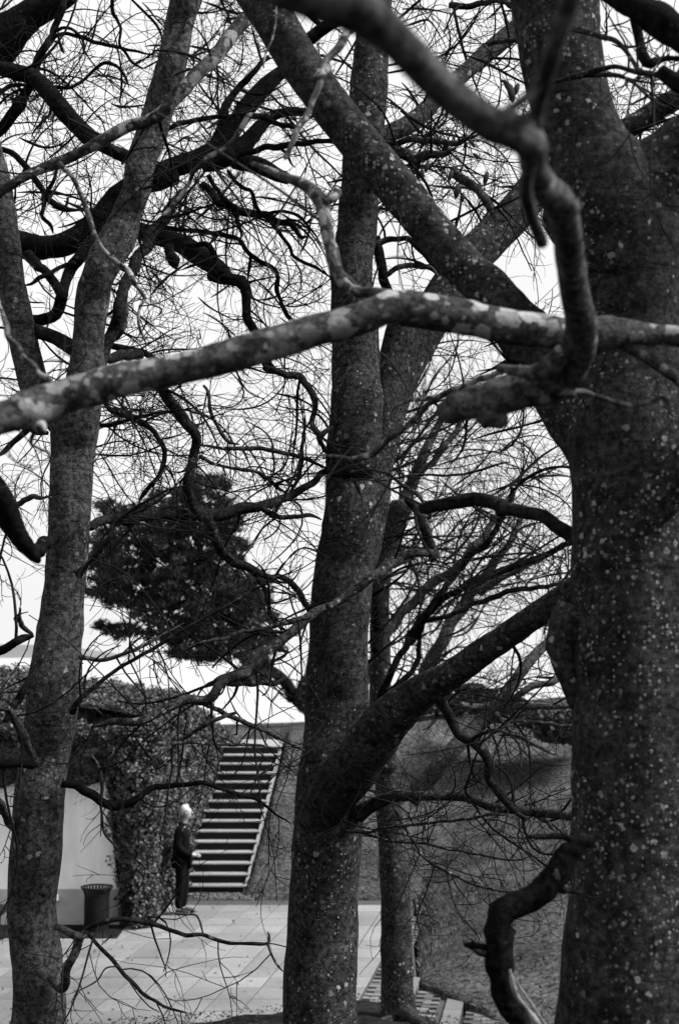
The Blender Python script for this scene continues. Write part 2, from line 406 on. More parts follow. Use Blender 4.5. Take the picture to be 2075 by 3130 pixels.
# grassy bank: rises from the paving's back edge and right edge to a plateau
bnd = polyl([(-14, 25.6, -.02), (-1.2, 25.6, -.02), (.9, 25.45, -.02), (1.33, 25.2, -.02), (1.04, 19.2, -.02), (1.35, 18.65, -.04), (1.75, 18.2, -.12), (1.95, 17.8, -.2), (2.6, 16.5, -.32), (4.2, 13.6, -.5), (9, 8, -.4), (16, 0, .4)], 560)
top = polyl([(-14, 30.3, 2.4), (-3, 30.2, 2.42), (-1.2, 30.2, 2.48), (1, 31, 2.58), (2.4, 32.4, 2.82), (4, 34, 2.88), (6, 35.5, 3.05), (9, 35, 3.05), (13, 31, 2.9), (17, 26, 3), (22, 20, 3), (26, 14, 3), (30, 8, 3)], 560)
rows = []
for v in np.linspace(0, 1, 70)**1.15:
    r = []
    for a, b in zip(bnd, top):
        x, y = a[0]+(b[0]-a[0])*v, a[1]+(b[1]-a[1])*v
        ez = (v if v < .97 else v) if a[0] < -.9 and a[1] > 25 else v**.92
        z = a[2]+(b[2]-a[2])*ez + .05*v*noise.noise(Vector((x*1.1, 7, 0))) + .07*math.sin(v*math.pi)*noise.noise(Vector((x*.7, y*.7, 0))) + .012*noise.noise(Vector((x*5, y*5, 3)))*min(1, v*8)
        if x < -1.72+.43*(y-26)/3.5+.06 and y < 32: z -= .45
        r.append((x, y, z))
    rows.append(r)
for k, (m, dz) in enumerate(((1.12, .05), (1.5, -.2), (2.0, -3), (2.6, -14))):
    rows.append([(b[0]*m if b[1] < 30 else b[0]*(1+(m-1)*.4), 31+(b[1]-31)*1 + (m-1)*22 if b[1] > 25 else b[1]+(m-1)*16, b[2]+dz) for b in top])
bank_rows = rows
rows = [[(p[0], p[1], p[2]-.7) for p in rows[0]]] + rows
ruled('grass_bank', rows, M['grass_ground'])
def bank_pt(u, v):
    i = u*(len(bnd)-1); k = min(int(i), len(bnd)-2); f = i-k; j = v*69+1; jj = min(int(j), 69); g = j-jj
    a = np.array(rows[jj][k])*(1-f)+np.array(rows[jj][k+1])*f; b = np.array(rows[jj+1][k])*(1-f)+np.array(rows[jj+1][k+1])*f
    return a*(1-g)+b*g
# grass tufts on the bank
def blades(P, h, wd, lean=.5):
    n_ = len(P); a = rng.uniform(0, 2*math.pi, n_); dx = np.stack([np.cos(a), np.sin(a), np.zeros(n_)], 1)
    le = rng.normal(size=(n_, 3))*lean; le[:, 2] = 1; le = unit(le)
    V = np.stack([P-dx*wd[:, None], P+dx*wd[:, None], P+le*h[:, None]], 1).reshape(-1, 3)
    return V, np.arange(n_*3).reshape(-1, 3)
P = np.array([bank_pt(u, v) for u, v in zip(rng.uniform(.2, .92, 30000), rng.uniform(0, 1, 30000)**1.0)])
V, F = blades(P-[0, 0, .01], rng.uniform(.03, .13, len(P)), rng.uniform(.008, .022, len(P)), .9)
o = link('grass', mesh_np('grass', V, F), M['grass']); tag(o, 'short winter grass covering the bank beside the stairs', 'grass', kind='stuff')
P = np.array([bank_pt(u, v) for u, v in zip(rng.uniform(.2, .9, 2200), rng.uniform(0, 1, 2200))])
P = np.vstack([P, np.stack([rng.uniform(-5.5, .3, 420), rng.uniform(16.8, 25.2, 420), np.full(420, .0)], 1)])
P[:, 2] += .012; LB_ = P
# (leafquads is defined below with the soil)
# soil slope in the foreground
edge = polyl([(-14, 15.5, .02), (-6, 15.8, .03), (-3, 16.3, .03), (-1.71, 16.9, .03), (-.68, 17.5, .03), (.2, 18.0, .03), (.75, 17.75, .03), (.96, 17.3, .02), (1.18, 17.1, -.06), (1.3, 16.6, -.08), (1.62, 16.4, -.2), (1.9, 15.6, -.22), (2.6, 14.6, -.4), (4.5, 12, -.5), (9, 6, -.2), (14, 0, .5)], 220)
rows = []
for v in np.linspace(0, 1, 60):
    r = []
    for a in edge:
        x = a[0]*(1-v*.15); y = a[1]*(1-v) - 8*v; D = a[1]-y
        z = a[2] + (2.75-a[2])*min(1, D/17)**1.12 + .05*min(1, D*2)*(noise.noise(Vector((x*2, y*2, 0)))+.5*noise.noise(Vector((x*7, y*7, 4)))) + (.05 if v > 0 else -.15)
        r.append((x, y, z))
    rows.append(r)
rows.insert(0, [(p[0], p[1]+.02, p[2]-.5) for p in rows[0]])
ruled('soil_slope', rows, M['soil'])
def soil_z(x, y):
    return min(2.75, .03+2.72*min(1, max(0, (17.4-y))/17)**1.12)
# leaf litter on the soil
n_ = 5000; X = rng.uniform(-4.5, 3, n_); ex = np.interp(X, edge[:120, 0], edge[:120, 1]); Y = ex - rng.uniform(-.15, 3.2, n_)**1.0
P = np.stack([X, Y, [soil_z(a, b)+.05 for a, b in zip(X, Y)]], 1)
def leafquads(P, N, size, asp=.62, jitter=.6):
    n_ = len(P); N = unit(N + rng.normal(size=(n_, 3))*jitter); a = rng.normal(size=(n_, 3)); U = unit(a - N*np.sum(a*N, 1)[:, None]); Vv = np.cross(N, U)
    s = size[:, None]; V = np.stack([P-U*s, P+Vv*s*asp-U*s*.15, P+U*s+N*s*.15, P-Vv*s*asp-U*s*.15], 1).reshape(-1, 3)
    return V, np.arange(n_*4).reshape(-1, 4)
PB = LB_
V, F = leafquads(np.vstack([P, PB]), np.tile([0, 0, 1.], (n_+len(PB), 1)), rng.uniform(.01, .028, n_+len(PB)), .6, .35)
o = link('leaf_litter', mesh_np('litter', V, F), M['dry_leaf']); tag(o, 'dead leaves and litter scattered on the soil edge, paving and bank', 'leaf litter', kind='stuff')
# paved plaza: slabs one by one
mb = MB(); mb.prism([(-12, 14.5), (-.26, 14.5), (1.31, 25.3), (-12, 25.3)], -.3, -.012)
plaza = mb.build('plaza', M['bed']); plaza['kind'] = 'structure'
sw, sl = .45, .60; slab_full = None; cnt = 0
def slab_mesh(w_, l_):
    b = MB(); g = .009; sh = .1465; b.prism([(g+sh*g, g), (w_-g+sh*g, g), (w_-g+sh*(l_-g), l_-g), (g+sh*(l_-g), l_-g)], -.05, 0); me = b.mesh('slab', .004); me.materials.append(M['slab']); return me
me_s = slab_mesh(sw, sl); me_far = slab_mesh(2.6, sl)
ang = math.atan2(-.10, 1)                    # joints lean slightly to the right going away
def edge_x(y): return 1.31-(25.3-y)*.1465-.02
for r_ in range(18):
    y0 = 14.6+r_*sl
    if y0+sl > 25.31: break
    for c_ in range(17):
        xr = edge_x(y0) - c_*sw
        if xr < -5.1-(25.3-y0)*-.02: continue
        if y0 < 16.2 and xr > -1: continue
        o = bpy.data.objects.new('paving_slab', me_s); col.objects.link(o); o.parent = plaza
        o.location = (xr-sw, y0, random.uniform(-.0025, .0025)); o.rotation_euler.z = 0; cnt += 1
        # shear-free: each row steps sideways with the edge
print('slabs', cnt)
mb = MB(); mb.prism([(-4, 25.3), (-1.5, 25.3), (-1.5, 25.98), (-4, 25.98)], -.3, .006)
o = mb.build('gravel_strip', M['gravel']); o['kind'] = 'structure'
n_ = 2600; P = np.stack([rng.uniform(-3.3, -1.5, n_), rng.uniform(25.3, 25.95, n_), np.full(n_, .012)], 1)
V, F = leafquads(P, np.tile([0, 0, 1.], (n_, 1)), rng.uniform(.012, .03, n_), .8, .5)
o = link('gravel', mesh_np('gravel', V, F), M['gravel']); tag(o, 'loose pebbles in a strip at the foot of the stairs', 'gravel', kind='stuff')
mb = MB(); mb.box(-12, 21.95, -.1, -3.35, 22.98, .012); o = mb.build('planting_bed', M['soil']); o['kind'] = 'structure'

# shallow brick steps going down to the right
path = empty('brick_steps', (0, 0, 0), 'shallow brick and stone steps going down between the grass bank and the soil edge', 'steps')
me_b = None; b = MB(); b.box(-.104, -.05, -.05, .104, .05, 0); me_b = b.mesh('brick', .005); me_b.materials.append(M['brick'])
nrm = Vector((ED.y, -ED.x, 0))
up_edge = polyl([(.98, 25.0), (1.02, 19.2), (1.36, 18.6), (1.75, 18.2), (1.95, 17.8), (2.6, 16.5), (4.2, 13.6)], 200)[:, :2]
lo_edge = polyl([(.0, 17.9), (.75, 17.7), (.96, 17.25), (1.2, 17), (1.35, 16.4), (1.9, 15.4), (2.6, 14.4), (4.2, 12)], 200)[:, :2]
def quad_at(s0, s1):                        # s = distance from the plaza's edge along the normal
    def hit(edge_, s):
        best = min(edge_, key=lambda p: abs((Vector((p[0], p[1], 0))-Vector((1.31, 25.3, 0))).dot(nrm)-s)); return best
    a, b_, c_, d_ = hit(lo_edge, s0), hit(lo_edge, s1), hit(up_edge, s1), hit(up_edge, s0)
    return a, b_, c_, d_
# plaza border of bricks along its right edge, then treads of brick each ending in a pale stone edge
levels = [(.0, .40, 0), (.62, 1.02, 1), (1.27, 1.80, 2), (2.05, 2.6, 3)]; zs = [0, -.09, -.18, -.27]
nb = 0
def local(s, t):                            # s across, t along the edge direction measured from y=19
    o0 = Vector((1.31, 25.3, 0)); return o0 + nrm*s + ED*t
for (s0, s1, lv) in levels:
    z = zs[lv]; T0, T1 = -10.4+lv*.15, -5.9-lv*.75+(.7 if lv else 0)
    s_in = .22
    # bed
    mb = MB(); pts = [local(s0, T0), local(s1+s_in, T0), local(s1+s_in, T1), local(s0, T1)]
    if lv == 0: pts = [local(0, T0), local(s1+s_in, T0), local(s1+s_in, -6.3), local(.30, -3.5), local(.02, -.4)]
    mb.prism([(p.x, p.y) for p in pts], z-.4, z-.03); mb.build('step_bed', M['bed'], path)
    # bricks laid across
    t = T0+.06
    TB = -1.5 if lv == 0 else T1-.05
    while t < TB:
        s = s0+.11 + (.105 if int(t*9.3) % 2 else 0)
        while s < s1-.08:
            lim = .72*max(0, min(1, -t/6.1))-.03 if lv == 0 and t > -6.2 else 9
            if nb < 299 and s < lim:
                p = local(s, t); o = bpy.data.objects.new('brick', me_b); col.objects.link(o); o.parent = path
                o.location = (p.x, p.y, z+random.uniform(-.006, .004)); o.rotation_euler = (random.uniform(-.02, .02), random.uniform(-.02, .02), math.atan2(nrm.y, nrm.x)+random.uniform(-.02, .02)); nb += 1
            s += .216
        t += .108
    # stone edge pieces
    t = T0
    while t < T1-.3:
        L_ = random.uniform(.5, .8); t2 = min(T1, t+L_)
        mb = MB(); pts = [local(s1+.01, t+.006), local(s1+s_in, t+.006), local(s1+s_in, t2-.006), local(s1+.01, t2-.006)]
        mb.prism([(p.x, p.y) for p in pts], z-.14, z+.004); mb.build('edge_stone', M['step_stone'], path); t = t2
print('bricks', nb)

# ---------------------------------------------------------------- outdoor staircase
NST = 14; TR, RS = .27, .159
stair = empty('outdoor_staircase', (-2.2, 26, 0), 'straight flight of pale concrete steps with dark risers climbing the grass bank', 'staircase')
SB = Vector((-2.2, 26, 0))
def xr(k): return -1.72+.43*k/13
for k in range(NST+1):
    y = TR*k; z = .13+RS*k; x1 = xr(k)-SB.x; x0 = x1-1.75
    mb = MB(); dep = .30 if k < NST else 2.2
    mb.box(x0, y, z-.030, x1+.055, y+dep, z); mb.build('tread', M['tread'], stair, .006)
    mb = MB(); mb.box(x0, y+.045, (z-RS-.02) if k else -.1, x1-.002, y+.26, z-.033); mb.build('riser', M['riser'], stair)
mb = MB(); v = []
for s in (0, 1):
    for (yy, zz, kk) in ((-.10, -.1, 0), (-.02, .06, 0), (TR*NST, .06+RS*NST, NST), (TR*NST+.3, .06+RS*NST-.05, NST), (.34, -.1, 0)):
        v.append((xr(kk)-SB.x+(.05 if s else .004), yy, zz))
mb.v = v; mb.f = [(0, 1, 2, 3, 4), (9, 8, 7, 6, 5), (0, 5, 6, 1), (1, 6, 7, 2), (2, 7, 8, 3), (3, 8, 9, 4), (4, 9, 5, 0)]
mb.build('stringer', M['tread'], stair)

# ---------------------------------------------------------------- white building with ivy
bld = empty('white_building', (-7.5, 23, 0), 'low white rendered building at the left with a flat roof buried in ivy', 'building'); BO = Vector((-7.5, 23, 0))
mb = MB(); mb.box(-6.5, .0, .56, 4.35, 6.5, 2.75); mb.build('wall', M['wall'], bld)
mb = MB(); mb.box(-6.5, -.015, -.2, 4.35, 6.5, .558); mb.build('shaded_wall_foot', M['shaded_wall_foot'], bld)  # same white wall, foot painted greyer to stand in for shade
mb = MB(); mb.box(-6.6, -.05, 2.752, 4.36, 6.6, 2.9); mb.build('roof', M['shaded_wall_foot'], bld)
for x, lab in ((-5.62, 'small white wall light at the left edge, above the dark bench'), (-4.56, 'small white wall light between the left trunk and the litter bin')):
    e = empty('wall_light', (x, 22.985, .43), lab, 'wall light', 'white wall lights low on the wall')
    b = MB(); b.box(-.11, -.075, -.055, .13, -.001, .055); b.build('lamp_housing', M['white'], e, .02)
    b = MB(); b.box(-.08, -.02, -.075, .10, .0, -.056); b.build('bracket', M['bin'], e, .003)
e = empty('low_bench', (-6.1, 21.75, 0), 'dark low slab bench half cut off at the left edge of the picture', 'bench')
b = MB(); b.box(-.75, -.25, .40, 1.10, .25, .50); b.build('seat', M['bin'], e, .01)
for x in (-.55, .95):
    b = MB(); b.box(x-.05, -.2, 0, x+.05, .2, .398); b.build('leg', M['bin'], e, .008)
b = MB(); b.box(-.6, .12, .05, .9, .15, .39); b.build('back_panel', M['bin'], e, .004)

ivy = empty('ivy', (-4, 23, 0), 'dense evergreen ivy draped over the building roof, corner and side wall', 'ivy')
IO = np.array((-4, 23, 0))
def nz(x, y, z, s=1.): return noise.noise(Vector((x*s, y*s, z*s)))
def zb(x): return 2.2+.12*nz(x, 0, 0, 2.3) if x < -3.66 else (2.2*(max(0, (-3.46-x)/.20)) if x < -3.46 else 0)
def zt(x): return float(np.interp(x, [-12, -6, -4.3, -3.1, -2.7], [4.0, 3.87, 3.64, 3.47, 3.35]))
def sx(y): return float(np.interp(y, [22.9, 25.5, 28, 30, 31.4], [-3.13, -2.93, -2.78, -2.62, -2.2]))
def stp(y): return float(np.interp(y, [23, 26, 28, 30, 31.4], [3.25, 3.28, 3.05, 2.62, 2.2]))
def p_front(u, v):
    x = -12+u*(12-3.1); b0 = zb(x); z = b0+(3.12-b0)*v; return (x, 22.93-.30*math.sin(min(1, v)*math.pi*.6)*(.4+.6*v)-.10*nz(x, z, 3, 1.8), z)
def p_roof(u, v):
    x = -12+u*(12-2.75); y = 22.62+v*5.5; k = min(1, v*2.0); z = 2.92+(zt(x)-2.92)*math.sin(k*math.pi/2)-.25*max(0, v-.5)*2+.13*nz(x, y, 1, 1.2); return (x, y, z)
def p_side(u, v):
    y = 22.75+u*8.4; z = stp(y)*v; return (sx(y)+.16*v*v+.12*nz(0, y, z, 1.6)+.05, y, z)
def p_sidetop(u, v):
    y = 22.75+u*8.6; x0 = sx(y)+.2; return (x0-1.5*v, y, stp(y)+.22*math.sin(v*math.pi*.5)+.1*nz(x0-v, y, 2, 1.5))
def p_corner(u, v):
    a = u*math.pi*.5; z = 3.2*v; return (-3.22+.26*math.sin(a)+.16*v*v, 22.98-.34*math.cos(a)-.10*nz(a, z, 3, 1.8), z)
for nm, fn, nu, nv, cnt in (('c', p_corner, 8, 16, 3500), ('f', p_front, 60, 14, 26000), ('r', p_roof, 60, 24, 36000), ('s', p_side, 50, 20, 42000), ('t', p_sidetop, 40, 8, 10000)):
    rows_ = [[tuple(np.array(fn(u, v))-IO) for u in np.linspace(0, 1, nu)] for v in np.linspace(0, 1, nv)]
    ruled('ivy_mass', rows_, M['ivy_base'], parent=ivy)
    us = rng.uniform(.15 if nm in 'fr' else 0, 1, cnt); us = us**(.6 if nm in 'fr' else 1); vs = rng.uniform(0, 1, cnt)
    P = np.array([fn(u, v) for u, v in zip(us, vs)]); P2 = np.array([fn(u+.003, v) for u, v in zip(us, vs)]); P3 = np.array([fn(u, v+.01) for u, v in zip(us, vs)])
    N = unit(np.cross(P2-P, P3-P)); 
    if nm == 't': N = -N
    N[:, 2] = np.abs(N[:, 2])*.9+.25
    cl_ = np.array([max(-.4, nz(*p, 4.5)) for p in P]); P = P + N*(rng.uniform(-.01, .09, cnt)+.22*np.maximum(0, cl_))[:, None] - IO
    V, F = leafquads(P, N, rng.uniform(.013, .034, cnt)*(1+.5*(rng.uniform(0, 1, cnt) > .93)), .85, .7)
    o = link('ivy_leaves', mesh_np('ivy_leaves', V, F), M['ivy_leaf'], ivy); o['kind'] = 'stuff'
# a few hanging shoots at the curtain's lower edge
tw = Twigs(); P0 = np.array([(x, 22.6, 2.25) for x in rng.uniform(-6.2, -3.7, 40)])-IO; D0 = rng.normal(size=(40, 3))*.4; D0[:, 2] = -1
PP, RR = sprout(P0, D0, rng.uniform(.2, .9, 40), np.full(40, .005), 9, 1.8, -.8); tw.add(PP, RR, 4); tw.build('hanging_shoots', M['twig'], ivy)

# ---------------------------------------------------------------- litter bin
e = empty('litter_bin', (-3.76, 22.55, 0), 'dark slatted metal litter bin with a flared rim standing by the ivy corner', 'litter bin')
b = MB()
b.v = []; prof = [(.185, .03), (.185, .52), (.195, .58), (.235, .665)]
def slat(a):
    m = MB(); wv = .017; th = .006
    for (r, z) in prof:
        for (dw, dr) in ((-wv, 0), (wv, 0), (wv, th), (-wv, th)):
            m.v.append(((r+dr), dw, z))
    for i in range(len(prof)-1):
        q = i*4
        for k in range(4): m.f.append((q+k, q+(k+1) % 4, q+4+(k+1) % 4, q+4+k))
    q = (len(prof)-1)*4; m.f += [(3, 2, 1, 0), (q, q+1, q+2, q+3)]
    return m
me_sl = slat(0).mesh('slat'); me_sl.materials.append(M['bin'])
for k in range(28):
    o = bpy.data.objects.new('slat', me_sl); col.objects.link(o); o.parent = e; o.rotation_euler.z = k*2*math.pi/28
def ring(name, r0, r1, z0, z1, mat, par, seg=40):
    m = MB()
    for k in range(seg):
        a = 2*math.pi*k/seg
        for r, z in ((r0, z0), (r1, z0), (r1, z1), (r0, z1)): m.v.append((r*math.cos(a), r*math.sin(a), z))
    for k in range(seg):
        q = k*4; p = ((k+1) % seg)*4
        for i in range(4): m.f.append((q+i, p+i, p+(i+1) % 4, q+(i+1) % 4))
    return m.build(name, mat, par)
ring('rim', .232, .250, .655, .675, M['bin'], e); ring('band', .170, .184, .10, .13, M['bin'], e); ring('band', .170, .184, .48, .51, M['bin'], e)
ring('liner', .150, .165, .03, .56, M['riser'], e); ring('base', .0, .20, .0, .03, M['bin'], e)

# ---------------------------------------------------------------- person
def skin_mesh(name, verts, edges, radii, root=0, sub=2):
    me = bpy.data.meshes.new(name+'_cage'); me.from_pydata(verts, edges, [])
    bm = bmesh.new(); bm.from_mesh(me); ly = bm.verts.layers.skin.verify(); bm.verts.ensure_lookup_table()
    for i, v in enumerate(bm.verts):
        r = radii[i]; v[ly].radius = (r, r) if not isinstance(r, tuple) else r; v[ly].use_root = (i == root)
    bm.to_mesh(me); bm.free()
    ob = bpy.data.objects.new(name+'_tmp', me); col.objects.link(ob)
    m = ob.modifiers.new('s', 'SKIN'); m.branch_smoothing = .6; m2 = ob.modifiers.new('u', 'SUBSURF'); m2.levels = m2.render_levels = sub
    dg = bpy.context.evaluated_depsgraph_get(); dg.update(); res = bpy.data.meshes.new_from_object(ob.evaluated_get(dg))
    bpy.data.objects.remove(ob); res.polygons.foreach_set('use_smooth', np.ones(len(res.polygons), dtype=bool)); return res
pe = empty('person', (-2.60, 23.95, 0), 'white-haired person in dark coat and trousers standing in profile at the foot of the stairs', 'person', rz=R(-4))
#          0 pelvis      1 waist        2 chest        3 neck base    4 neck        5 head low    6 head mid    7 head top
Vb = [(0,0,.92),(.0,0,1.08),(-.015,0,1.32),(.015,0,1.47),(.04,0,1.53),(.075,0,1.60),(.08,0,1.67),(.075,0,1.73)]
Rb = [(.08,.07),(.07,.06),(.08,.06),.05,.05,.072,.088,.06]
Eb = [(0,1),(1,2),(2,3),(3,4),(4,5),(5,6),(6,7)]
def arm(s, V, Rr, E, k=1.0, hand=True):
    n0 = len(V); V += [(-.01,s*.17,1.40),(-.03,s*.21,1.12),(.12,s*.13,.99),(.215,s*.05,.965)]; Rr += [.04*k,.032*k,.03*k,.028*k]
    E += [(2, n0), (n0, n0+1), (n0+1, n0+2), (n0+2, n0+3)]
    if hand:
        V += [(.25, s*.035, .955)]; Rr += [.034]; E += [(n0+3, n0+4)]
def leg(s, V, Rr, E, k=1.0, foot=True):
    n0 = len(V); x = .02*s; V += [(.0,s*.09,.86),(.02+x,s*.095,.50),(-.02+x,s*.095,.09)]; Rr += [.06*k,.045*k,.035*k]
    E += [(0, n0), (n0, n0+1), (n0+1, n0+2)]
    if foot:
        V += [(.05+x,s*.10,.045),(.14+x,s*.11,.035)]; Rr += [.036,.028]; E += [(n0+2, n0+3), (n0+3, n0+4)]
V_, R_, E_ = list(Vb), list(Rb), list(Eb)
for s in (1, -1): arm(s, V_, R_, E_); leg(s, V_, R_, E_)
body = link('body', skin_mesh('body', V_, E_, R_), M['skin'], pe)
# face: nose, brow, chin and ears grown on the head; fingers
def blob(pts, mat, name, par=body, sub=2):
    V = [p[:3] for p in pts]; return link(name, skin_mesh(name, V, [(i, i+1) for i in range(len(V)-1)], [p[3] for p in pts], 0, sub), mat, par)
blob([(.150,0,1.665,.012),(.176,0,1.640,.014),(.160,0,1.625,.010)], M['skin'], 'nose'); blob([(.12,0,1.60,.03),(.145,0,1.582,.022)], M['skin'], 'chin')
for s in (1, -1):
    blob([(.07,s*.082,1.66,.016),(.072,s*.086,1.625,.012)], M['skin'], 'ear'); blob([(.148,s*.030,1.668,.009),(.152,s*.030,1.668,.007)], M['shoe'], 'eye')
    for q, (dz, ln) in enumerate(((.018,.055),(.006,.065),(-.006,.062),(-.018,.05))):
        blob([(.26,s*.03,.955+dz,.009),(.26+ln*.6,s*.012,.95+dz,.0085),(.262+ln*.75,-s*.012,.94+dz,.007)], M['skin'], 'finger', sub=1)
    blob([(.245,s*.03,.975,.011),(.275,s*.012,.992,.010)], M['skin'], 'thumb', sub=1)
blob([(.145,0,1.607,.010),(.158,0,1.606,.008)], M['skin'], 'mouth')
hair = blob([(.00,0,1.60,.05),(.0,0,1.68,.085),(.06,0,1.73,.088),(.115,0,1.725,.050)], M['hair'], 'hair')
Vc = [(.0,0,.74),(0,0,.92),(.0,0,1.10),(-.02,0,1.32),(.0,0,1.45),(.02,0,1.50)]; Rc = [(.185,.145),(.18,.145),(.165,.135),(.175,.14),.115,.075]; Ec = [(0,1),(1,2),(2,3),(3,4),(4,5)]
for s in (1, -1):
    n0 = len(Vc); Vc += [(-.02,s*.17,1.40),(-.04,s*.215,1.12),(.11,s*.135,.99),(.19,s*.075,.967)]; Rc += [.085,.070,.062,.048]; Ec += [(3,n0),(n0,n0+1),(n0+1,n0+2),(n0+2,n0+3)]
link('coat', skin_mesh('coat', Vc, Ec, Rc), M['coat'], pe)
Vt = [(0,0,.93)]; Rt = [(.16,.13)]; Et = []
for s in (1, -1):
    n0 = len(Vt); x = .02*s; Vt += [(.0,s*.09,.84),(.02+x,s*.095,.50),(-.015+x,s*.095,.09)]; Rt += [.115,.085,.068]; Et += [(0,n0),(n0,n0+1),(n0+1,n0+2)]
link('trousers', skin_mesh('trousers', Vt, Et, Rt), M['coat'], pe)
for s in (1, -1):
    x = .02*s; blob([(-.06+x,s*.10,.05,.048),(.04+x,s*.10,.055,.052),(.14+x,s*.11,.042,.042),(.20+x,s*.115,.035,.030)], M['shoe'], 'shoe', pe)

# ---------------------------------------------------------------- trees (limbs measured one by one)
def base(sx, sy, d): return tuple(W(sx, sy, d)[0])
